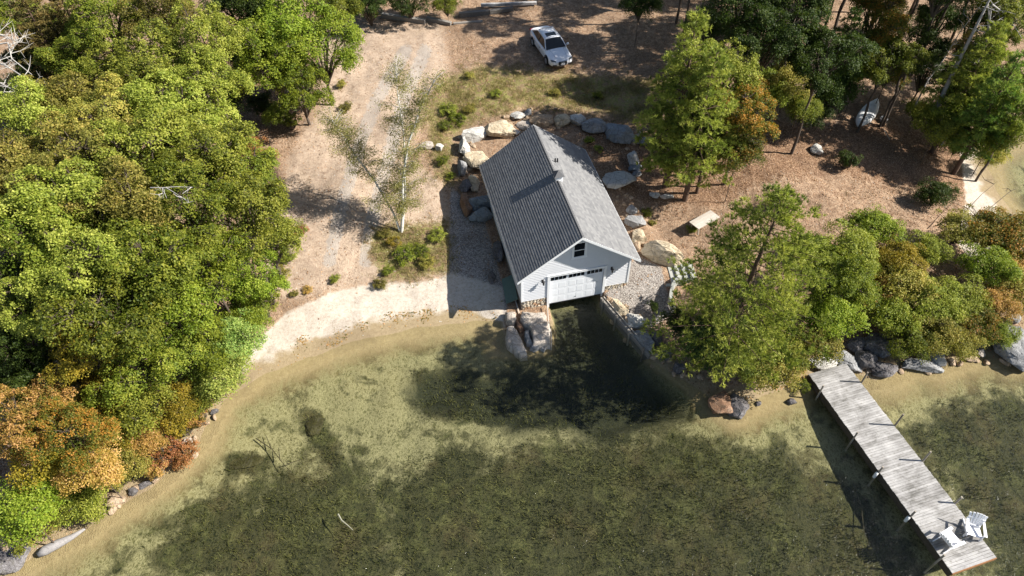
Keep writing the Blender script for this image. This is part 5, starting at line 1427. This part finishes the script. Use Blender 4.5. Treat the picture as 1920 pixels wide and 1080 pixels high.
TALL.sort(key=lambda a: project(np.array([a[0], a[1], 3.0]))[0])
for i, (x, y, hc) in enumerate(TALL):
    q = project(np.array([x, y, ground_z(x, y) + hc]))
    tree(q[0], q[1], hc, 3.2 + .5 * math.sin(i * 2.3), ('dg', 'g', 'dg', 'yg')[i % 4], 'tall ' + ('dark green', 'mid green', 'dark green', 'yellow green')[i % 4] + ' tree, trunk ' + ORD[i] + ' from the left in the tall back row', 'tree', 'tall trees of the wood behind the clearing')

# ------------------------------------------------------------------ birches
def path_px(pts, hs, base):
    """stem: pixel points with heights above the foot"""
    return [unproj(x, y, base.z + h) for (x, y), h in zip(pts, hs)]
bb = at(752, 434)
BS = [([(752, 436), (755, 400), (755, 340), (765, 270), (790, 200), (815, 150)], [0, 1.6, 4.0, 6.6, 9, 11], .12),
      ([(748, 436), (738, 400), (700, 335), (665, 290), (640, 250), (622, 225)], [0, 1.5, 3.6, 5.2, 6.6, 7.6], .09),
      ([(757, 436), (760, 360), (757, 250), (745, 170), (742, 125)], [0, 3.0, 6.5, 9.0, 10.6], .07)]
birch = empty('birch_tree', tuple(bb), 0, 'multi stemmed white birch with thin see-through foliage above the beach', 'birch tree')
r = np.random.default_rng(77)
C, Nn, vv = [], [], []; br = MB()
for pts, hs, rad in BS:
    P = [np.array(p) - np.array(bb) for p in path_px(pts, hs, bb)]
    P[0] = np.array([P[0][0] * .3, P[0][1] * .3, -.2])
    q = MB(); q.tube(P, list(np.linspace(rad, rad * .25, len(P))), 8, cap=False); q.build('stem', M_birch, birch, True)
    Ps = np.array(P); L = len(Ps) - 1
    for k in range(120 if rad > .08 else 60):
        u = r.uniform(.2, 1.0) * L; i = min(int(u), L - 1); p = Ps[i] + (Ps[i + 1] - Ps[i]) * (u - i)
        if p[2] < 1.5: continue
        a = r.random() * 6.28; ln = r.uniform(.5, 1.75) * (1.15 - .45 * u / L)
        e = p + np.array([math.cos(a) * ln, math.sin(a) * ln, ln * .5]); br.tube([p, (p + e) / 2 + np.array([0, 0, .12]), e], [.018, .012, .005], 3, cap=False)
        for j in range(3):
            m = int(46 * ln * r.uniform(.3, 1.5)); s = r.uniform(.3, 1.05, m)[:, None]
            cc_ = p + (e - p) * s + r.normal(size=(m, 3)) * np.array([.2, .2, .14]) - np.array([0, 0, .12])
            C.append(cc_); nn = rand_unit(r, m) + np.array([0, 0, .8]); Nn.append(nn / np.linalg.norm(nn, axis=1, keepdims=True)); vv.append(r.random(m))
br.build('branches', M_greybark, birch)
C = np.vstack(C); V_, F_ = leaves(C, np.vstack(Nn), .085, r)
link_mesh('crown', np_mesh('crown', V_, F_, LM['bir'], {'v': ('FACE', np.concatenate(vv))}), None, birch)

# ------------------------------------------------------------------ dead wood
def dead(paths, rads, name, label, cat, mat, twigs=0, seed=1, base=None, group=None, spread=1.0):
    """paths: list of [(px,py,z)...]"""
    r = np.random.default_rng(seed)
    b = unproj(*paths[0][0]); root = empty(name, tuple(b), 0, label, cat, group)
    for k, (pl, rd_) in enumerate(zip(paths, rads)):
        P = [unproj(*p) - b for p in pl]
        q = MB(); q.tube(P, list(np.linspace(rd_, rd_ * .3, len(P))), 7, cap=False)
        q.build('trunk' if k == 0 else 'limb', mat, root, True)
        if twigs:
            q = MB()
            for j in range(twigs):
                i = r.integers(len(P) - 1); u = r.random(); p = P[i] * (1 - u) + P[i + 1] * u; d = rand_unit(r, 1)[0]; d[2] = abs(d[2]) * .4
                L = r.uniform(.5, 1.7) * spread; e = p + d * L; mm = (p + e) / 2 + r.normal(size=3) * .12
                q.tube([p, mm, e], [.028, .018, .007], 4, cap=False)
                for _ in range(2):
                    f = mm + (rand_unit(r, 1)[0]) * L * .4; q.tube([mm, f], [.014, .005], 3, cap=False)
            q.build('twigs', mat, root)['kind'] = 'stuff'
    return root
dead([[(1740, 235, 3.2), (1790, 130, 7.5), (1825, 60, 10.5), (1860, -10, 13)], [(1715, 200, 3.5), (1740, 150, 5.2), (1770, 110, 6.6), (1800, 60, 8.5), (1840, 8, 11.5)], [(1852, 5, 12), (1856, 60, 9.8), (1850, 100, 8.4)], [(1860, 8, 12.2), (1890, 30, 11), (1915, 70, 9.5)]],
     [.19, .07, .05, .06], 'dead_tree', 'leaning grey dead tree with bleached limbs, leftmost of two at the top right', 'dead tree', M_greybark, 12, 3)
dead([[(1775, 215, 4), (1820, 140, 7), (1848, 85, 9.5), (1858, 20, 12)], [(1806, 180, 5.5), (1835, 120, 7.6), (1850, 80, 9)]], [.16, .05], 'dead_tree', 'thinner dead trunk leaning right of the big grey one', 'dead tree', M_greybark, 14, 4)
dead([[(1742, 70, 5), (1765, 35, 7), (1785, -5, 9)]], [.17], 'dead_tree', 'short shaded grey trunk at the top edge left of the dead trees', 'dead tree', M_bark, 0, 5)
dead([[(1655, 100 - 30, 5), (1700, 15, 8)]], [.06], 'thin_dead_tree', 'thin pale stem near the orange speckled maple at the top', 'stem', M_greybark, 3, 5)
dead([[(1765, 272, 3.2), (1800, 225, 4.2), (1815, 205, 4.6)]], [.03], 'dead_branch', 'thin pale bare branch over the green trees right of the boat', 'branch', M_greybark, 4, 8)
dead([[(-10, 185, 5.2), (20, 205, 5.5), (45, 240, 5.0)]], [.05], 'dead_branch', 'pale bent branch at the left edge below the tangle', 'branch', M_greybark, 2, 8)
dead([[(-20, 115, 11.5), (10, 122, 11.8), (45, 145, 11.4), (78, 160, 11.0)], [(-15, 85, 12.6), (15, 80, 12.8), (22, 110, 12.0), (60, 140, 11.4)], [(-10, 150, 11), (30, 172, 11), (50, 185, 10.8)], [(-15, 60, 12.5), (20, 72, 12.6), (35, 80, 12.4)]],
     [.06, .07, .06, .05], 'dead_branches', 'tangle of bleached fallen branches at the left edge near the top', 'dead tree', M_bare, 16, 6, spread=1.1)
dead([[(282, 352, 12.9), (305, 352, 13.1), (330, 350, 13.0), (362, 351, 12.9)], [(305, 352, 13.1), (306, 372, 12.8)], [(312, 352, 13.1), (345, 372, 12.7)]], [.03, .02, .02], 'dead_twigs', 'grey dead twigs poking out of the canopy in the middle of the left wood', 'dead tree', M_greybark, 2, 7, spread=.5)
dead([[(1805, 402, 2.4), (1840, 365, 2.2), (1870, 340, 2.0)]], [.03], 'bare_branch', 'thin bare branch slanting over the far inlet', 'branch', M_bark, 2, 9)
dead([[(1850, 395, 2.4), (1890, 362, 2.4), (1920, 345, 2.4)]], [.025], 'bare_branch', 'second thin bare branch reaching the right edge over the far inlet', 'branch', M_bark, 2, 10)
for x0, y0, lb in ((1240, 292, 'thin dark dead stem left of the thick grey pine trunk'),):
    b = at(x0, y0); q = MB(); q.tube([(0, 0, -.2), (.1, .05, 2.5), (.15, 0, 5.2)], [.09, .07, .03], 7, cap=False)
    rt = empty('thin_dead_tree', tuple(b), 0, lb, 'stem'); q.build('trunk', M_pinebark, rt, True)
    q = MB()
    for k in range(8):
        z = 1.5 + k * .45; a = k * 2.4; q.tube([(.1, 0, z), (.1 + .5 * math.cos(a), .5 * math.sin(a), z + .1)], [.02, .006], 3, cap=False)
    q.build('twigs', M_pinebark, rt)['kind'] = 'stuff'
for x0, y0, lb in ((438, 165, 'thin bare pale stem rising in the shaded gap of the left wood'),):
    b = at(x0, y0); q = MB(); q.tube([(0, 0, -.2), (.1, .05, 2.5), (.0, 0, 5)], [.05, .04, .015], 6, cap=False); rt = empty('thin_dead_tree', tuple(b), 0, lb, 'stem'); q.build('trunk', M_greybark, rt, True)

# ------------------------------------------------------------------ small bushes of the clearing
CG = 'small bushes of the clearing'
for px, py, hc, R, mt, lb in [
 (757, 475, .45, .95, 'g', 'biggest green bush below the birch'),
 (738, 452, .4, .55, 'yo', 'small yellow flowering bush just below the birch foot'),
 (785, 470, .45, .8, 'g', 'green bush right of the biggest one below the birch'),
 (822, 440, .4, .75, 'yg', 'yellow green bush at the edge of the boathouse shadow'),
 (720, 438, .3, .6, 'ol', 'olive bush left of the birch foot'),
 (800, 490, .3, .7, 'ol', 'dry olive bush at the top of the beach beside the shadow'),
 (728, 507, .25, .5, 'g', 'small green bush at the bank top below the birch group'),
 (712, 532, .25, .55, 'ol', 'brown olive tuft bush hanging over the sand bank'),
 (628, 522, .25, .45, 'yg', 'lone small green bush at the middle of the bank top'),
 (578, 542, .22, .4, 'orr', 'small orange tinted bush on the bank top'),
 (552, 550, .22, .38, 'ol', 'small olive bush left of the orange tinted one'),
 (840, 205, .3, .9, 'yg', 'yellow green low bush behind the boulder wall, upper left'),
 (858, 222, .3, .8, 'bg', 'bright green low bush just left of the back left boulder'),
 (835, 235, .35, .7, 'g', 'darker green bush below the bright low one'),
 (830, 300, .3, .6, 'g', 'green weed bush in the shade left of the boulder wall'),
 (845, 330, .25, .45, 'g', 'small green weed bush lower in the shade left of the wall'),
 (880, 205, .25, .7, 'ol', 'olive low bush behind the pale grey wall boulder'),
 (648, 200, .3, .7, 'ol', 'dry brownish bush in the middle of the track'),
 (640, 158, .3, .6, 'ol', 'dry olive bush at the upper left of the track'),
 (1213, 398, .25, .5, 'yg', 'yellow green tuft beside the striped grey boulder'),
 (1223, 418, .2, .35, 'ol', 'olive tuft above the fluted slab'),
 (1105, 262, .25, .5, 'g', 'dark green bush touching the upper right eave'),
 (1122, 278, .25, .4, 'yg', 'yellow green weed beside the upper right eave'),
 (1298, 428, .3, .45, 'bg', 'bright green sprig in front of the wooden table'),
 (1505, 742 - 20, .5, .5, 'bg', 'bright green sprig hanging beside the shore end of the dock'),
 (1498, 690, .6, .6, 'orr', 'small orange sprig at the shore end of the dock'),
 (500, 560, .7, .9, 'yg', 'yellow green bush at the foot of the wood above the beach'),
 (478, 600, .8, 1.0, 'pyel', 'soft pale bush at the foot of the wood beside the widest sand'),
 (520, 515, .8, .9, 'ol', 'olive bush at the foot of the wood where the bare ground begins'),
 (455, 655, .8, 1.0, 'pine', 'blue green bush at the foot of the wood beside the narrowing sand'),
 (430, 690, .6, .9, 'pyel', 'pale bush with straw tips where wood, sand and water meet'),
 (540, 480, .5, .7, 'g', 'green bush under the last tree facing the birch'),
 (520, 215, .9, 1.2, 'g', 'round green bush left of the small maple trunk foot'),
 (490, 195, 1.2, 1.3, 'dg', 'dark green bush under the bright maples'),
 (590, 180, .6, .8, 'bg', 'bright green bush under the right edge of the maples'),
 (700, 28, .5, .6, 'yo', 'small golden weed at the left end of the log row'),
 (880, 140, .25, .5, 'ol', 'dry olive tuft at the edge of the tree shade'),
 (930, 175, .25, .6, 'yg', 'yellow green tuft between car and boulder wall'),
 (1040, 175, .22, .6, 'ol', 'olive tuft in the grass below the white car'),
 (1120, 180, .25, .6, 'yg', 'yellow green tuft in the grass right below the car'),
]: tree(px, py, hc, R, mt, lb, 'bush', CG, 'bush', flat=.8)
# ------------------------------------------------------------------ scattered cover: nobody could count it
def terrain_pts(n, weight, seed, x0=-32, x1=34, y0=10, y1=75):
    r = np.random.default_rng(seed); out = []
    got = 0
    while got < n:
        x = r.uniform(x0, x1, n * 3); y = r.uniform(y0, y1, n * 3)
        i = np.clip(np.searchsorted(gx, x), 0, len(gx) - 1); j = np.clip(np.searchsorted(gy, y), 0, len(gy) - 1)
        k = r.random(len(x)) < weight[j, i]
        x, y = x[k], y[k]; out.append(np.column_stack([x, y, ground_zv(x, y)])); got += len(x)
    return np.vstack(out)[:n], r
inhouse = (np.abs(hs_) < 3.75) & (ht_ > .4) & (ht_ < 11.4)
land = (sdl > .25) & ~inhouse & (slip < 0)
view = (QX > -80) & (QX < 2000) & (QY > -60) & (QY < 1150)
fr_ = fbm(GX * .9, GY * .9)
w = land * view * np.clip(.25 + m_red * .8 + (1 - m_path) * .45 - m_sand * 1.1 - m_gravel * .5, .012, 1) * np.clip(fr_ * 2 - .4, .1, 1)
P, r = terrain_pts(42000, w, 1)
P[:, 2] += .012 + r.random(len(P)) * .02
N_ = rand_unit(r, len(P)) * .5 + np.array([0, 0, 1]); N_ /= np.linalg.norm(N_, axis=1, keepdims=True)
V_, F_ = leaves(P, N_, .12, r)
tag(link_mesh('fallen_leaves', np_mesh('fallen_leaves', V_, F_, M_brown_leaf, {'v': ('FACE', r.random(len(P)))})), 'brown and tan fallen leaves scattered over the clearing and slopes', 'fallen leaves', kind='stuff')
def blades(P, r, h, wd, lean=.5):
    n = len(P); a = r.random(n) * 6.28; d = np.column_stack([np.cos(a), np.sin(a), np.zeros(n)]); L = (h * r.uniform(.5, 1.3, n))[:, None]
    D = rand_unit(r, n) * lean + np.array([0, 0, 1]); D /= np.linalg.norm(D, axis=1, keepdims=True)
    return np.stack([P - d * wd, P + d * wd, P + D * L], 1).reshape(-1, 3), np.arange(3 * n).reshape(-1, 3)
def tufts(n, per, w, seed, h, wd, spread, name, mat, label, cat):
    P, r = terrain_pts(n, w, seed)
    v0 = np.repeat(r.random(n), per) * .6 + r.random(n * per) * .4
    P = np.repeat(P, per, 0) + r.normal(size=(n * per, 3)) * np.array([spread, spread, 0]); P[:, 2] = ground_zv(P[:, 0], P[:, 1]) - .02
    V_, F_ = blades(P, r, h, wd, .7)
    return tag(link_mesh(name, np_mesh(name, V_, F_, mat, {'v': ('FACE', np.clip(v0, 0, 1))})), label, cat, kind='stuff')
M_grassb = leaf_mat('dry_grass_blades', (.10, .10, .03), (.26, .22, .08), (.46, .36, .18), .3)
M_straw = leaf_mat('straw_blades', (.16, .11, .06), (.32, .24, .14), (.45, .37, .25), .2)
M_lakeweed = leaf_mat('lake_weed_blades', (.02, .025, .008), (.075, .080, .024), (.18, .17, .06), .2)
tufts(5200, 8, land * view * np.clip(m_grass * 1.1 * np.clip(fr_ * 3 - 1, 0, 1), 0, 1), 2, .24, .014, .10, 'grass', M_grassb, 'dry yellow green grass growing behind the boulder wall and round the birch', 'grass')
tufts(3600, 7, land * view * np.clip((1 - m_sand) * (1 - m_gravel) * (1 - m_red * .6) * np.clip(fr_ * 4 - 2, 0, 1), 0.0, 1), 3, .20, .012, .10, 'dead_grass', M_straw, 'straw coloured dead grass and twigs thinly spread over the clearing', 'dead grass')
tufts(4200, 6, (sdl < -1.2) * view * np.clip(m_weed * .8 * np.clip(fbm(GX * .7 + 5, GY * .7) * 2 - .4, 0, 1), 0, 1) * (GZ < -.3), 4, .26, .022, .16, 'lake_weed', M_lakeweed, 'dark green weed growing in patches on the lake bed', 'lake weed')
# orange leaves washed up along the waterline
P, r = terrain_pts(700, ((sdl > .1) & (sdl < 1.6)) * view * (m_sand > .4) * np.clip(fr_ * 5 - 2.6, .02, 1), 5)
P[:, 2] += .02; N_ = rand_unit(r, len(P)) * .4 + np.array([0, 0, 1]); N_ /= np.linalg.norm(N_, axis=1, keepdims=True)
V_, F_ = leaves(P, N_, .10, r)
tag(link_mesh('washed_up_leaves', np_mesh('washed_up_leaves', V_, F_, LM['orr'], {'v': ('FACE', r.random(len(P)))})), 'orange leaves washed up in a line along the beach', 'fallen leaves', kind='stuff')
# packing stones between the big boulders
r = np.random.default_rng(31); VV, FF = [], []; nb_ = 0
bv, bf = ico(2)
ring_px = [(866, 330), (868, 290), (876, 262), (905, 246), (945, 226), (985, 222), (1035, 226), (1070, 228), (1100, 232), (1140, 246), (1180, 262), (1210, 268)]
side_px = [(1165, 350), (1178, 385), (1192, 430), (1205, 460)]
chan_px = [(1150, 566), (1172, 592), (1196, 622), (1218, 652), (1250, 680), (1300, 715)]
right_px = [(1540, 690), (1600, 690), (1660, 702), (1700, 690), (1780, 682), (1850, 668), (1900, 690)]
left_px = [(205, 955), (260, 920), (310, 880), (360, 830), (395, 785)]
for chain, per in ((ring_px, 7), (side_px, 6), (chan_px, 8), (right_px, 5), (left_px, 3)):
    for (ax, ay), (bx2, by2) in zip(chain[:-1], chain[1:]):
        for k in range(per):
            u = r.random(); p = at(ax + (bx2 - ax) * u + r.normal() * 9, ay + (by2 - ay) * u + r.normal() * 7)
            v = bv.copy()
            for _ in range(9):
                d = rand_unit(r, 1)[0]; e = v @ d; v -= np.maximum(e - r.uniform(.6, .9), 0)[:, None] * d
            v = v * r.uniform(.10, .27, 3) * np.array([1.2, 1, .8]); a = r.random() * 6.28
            v = np.column_stack([v[:, 0] * math.cos(a) - v[:, 1] * math.sin(a), v[:, 0] * math.sin(a) + v[:, 1] * math.cos(a), v[:, 2]]) + np.array([p.x, p.y, p.z + .05])
            VV.append(v); FF.append(bf + nb_); nb_ += len(v)
me = np_mesh('rubble', np.vstack(VV), np.vstack(FF), SM['tan'], smooth=True); me.set_sharp_from_angle(angle=R_(25))
tag(link_mesh('rubble', me), 'small tan grey rubble stones packed between the boulders and along the shore', 'rubble', kind='stuff')
# pebbles
P, r = terrain_pts(2600, land * view * np.clip(.04 + m_gravel * .9 + m_path * .1, 0, 1), 6)
q = np.array([[0, 0, 1], [1, 0, 0], [0, 1, 0], [-1, 0, 0], [0, -1, 0]], float); s = r.uniform(.015, .05, len(P))[:, None, None]
V_ = (P[:, None, :] + q[None] * s * np.array([1, 1, .7])).reshape(-1, 3); b = np.arange(len(P))[:, None, None] * 5
F_ = (np.array([[0, 1, 2], [0, 2, 3], [0, 3, 4], [0, 4, 1]])[None] + b).reshape(-1, 3)
tag(link_mesh('pebbles', np_mesh('pebbles', V_, F_, SM['white'])), 'pale pebbles and gravel beside the boathouse', 'gravel', kind='stuff')
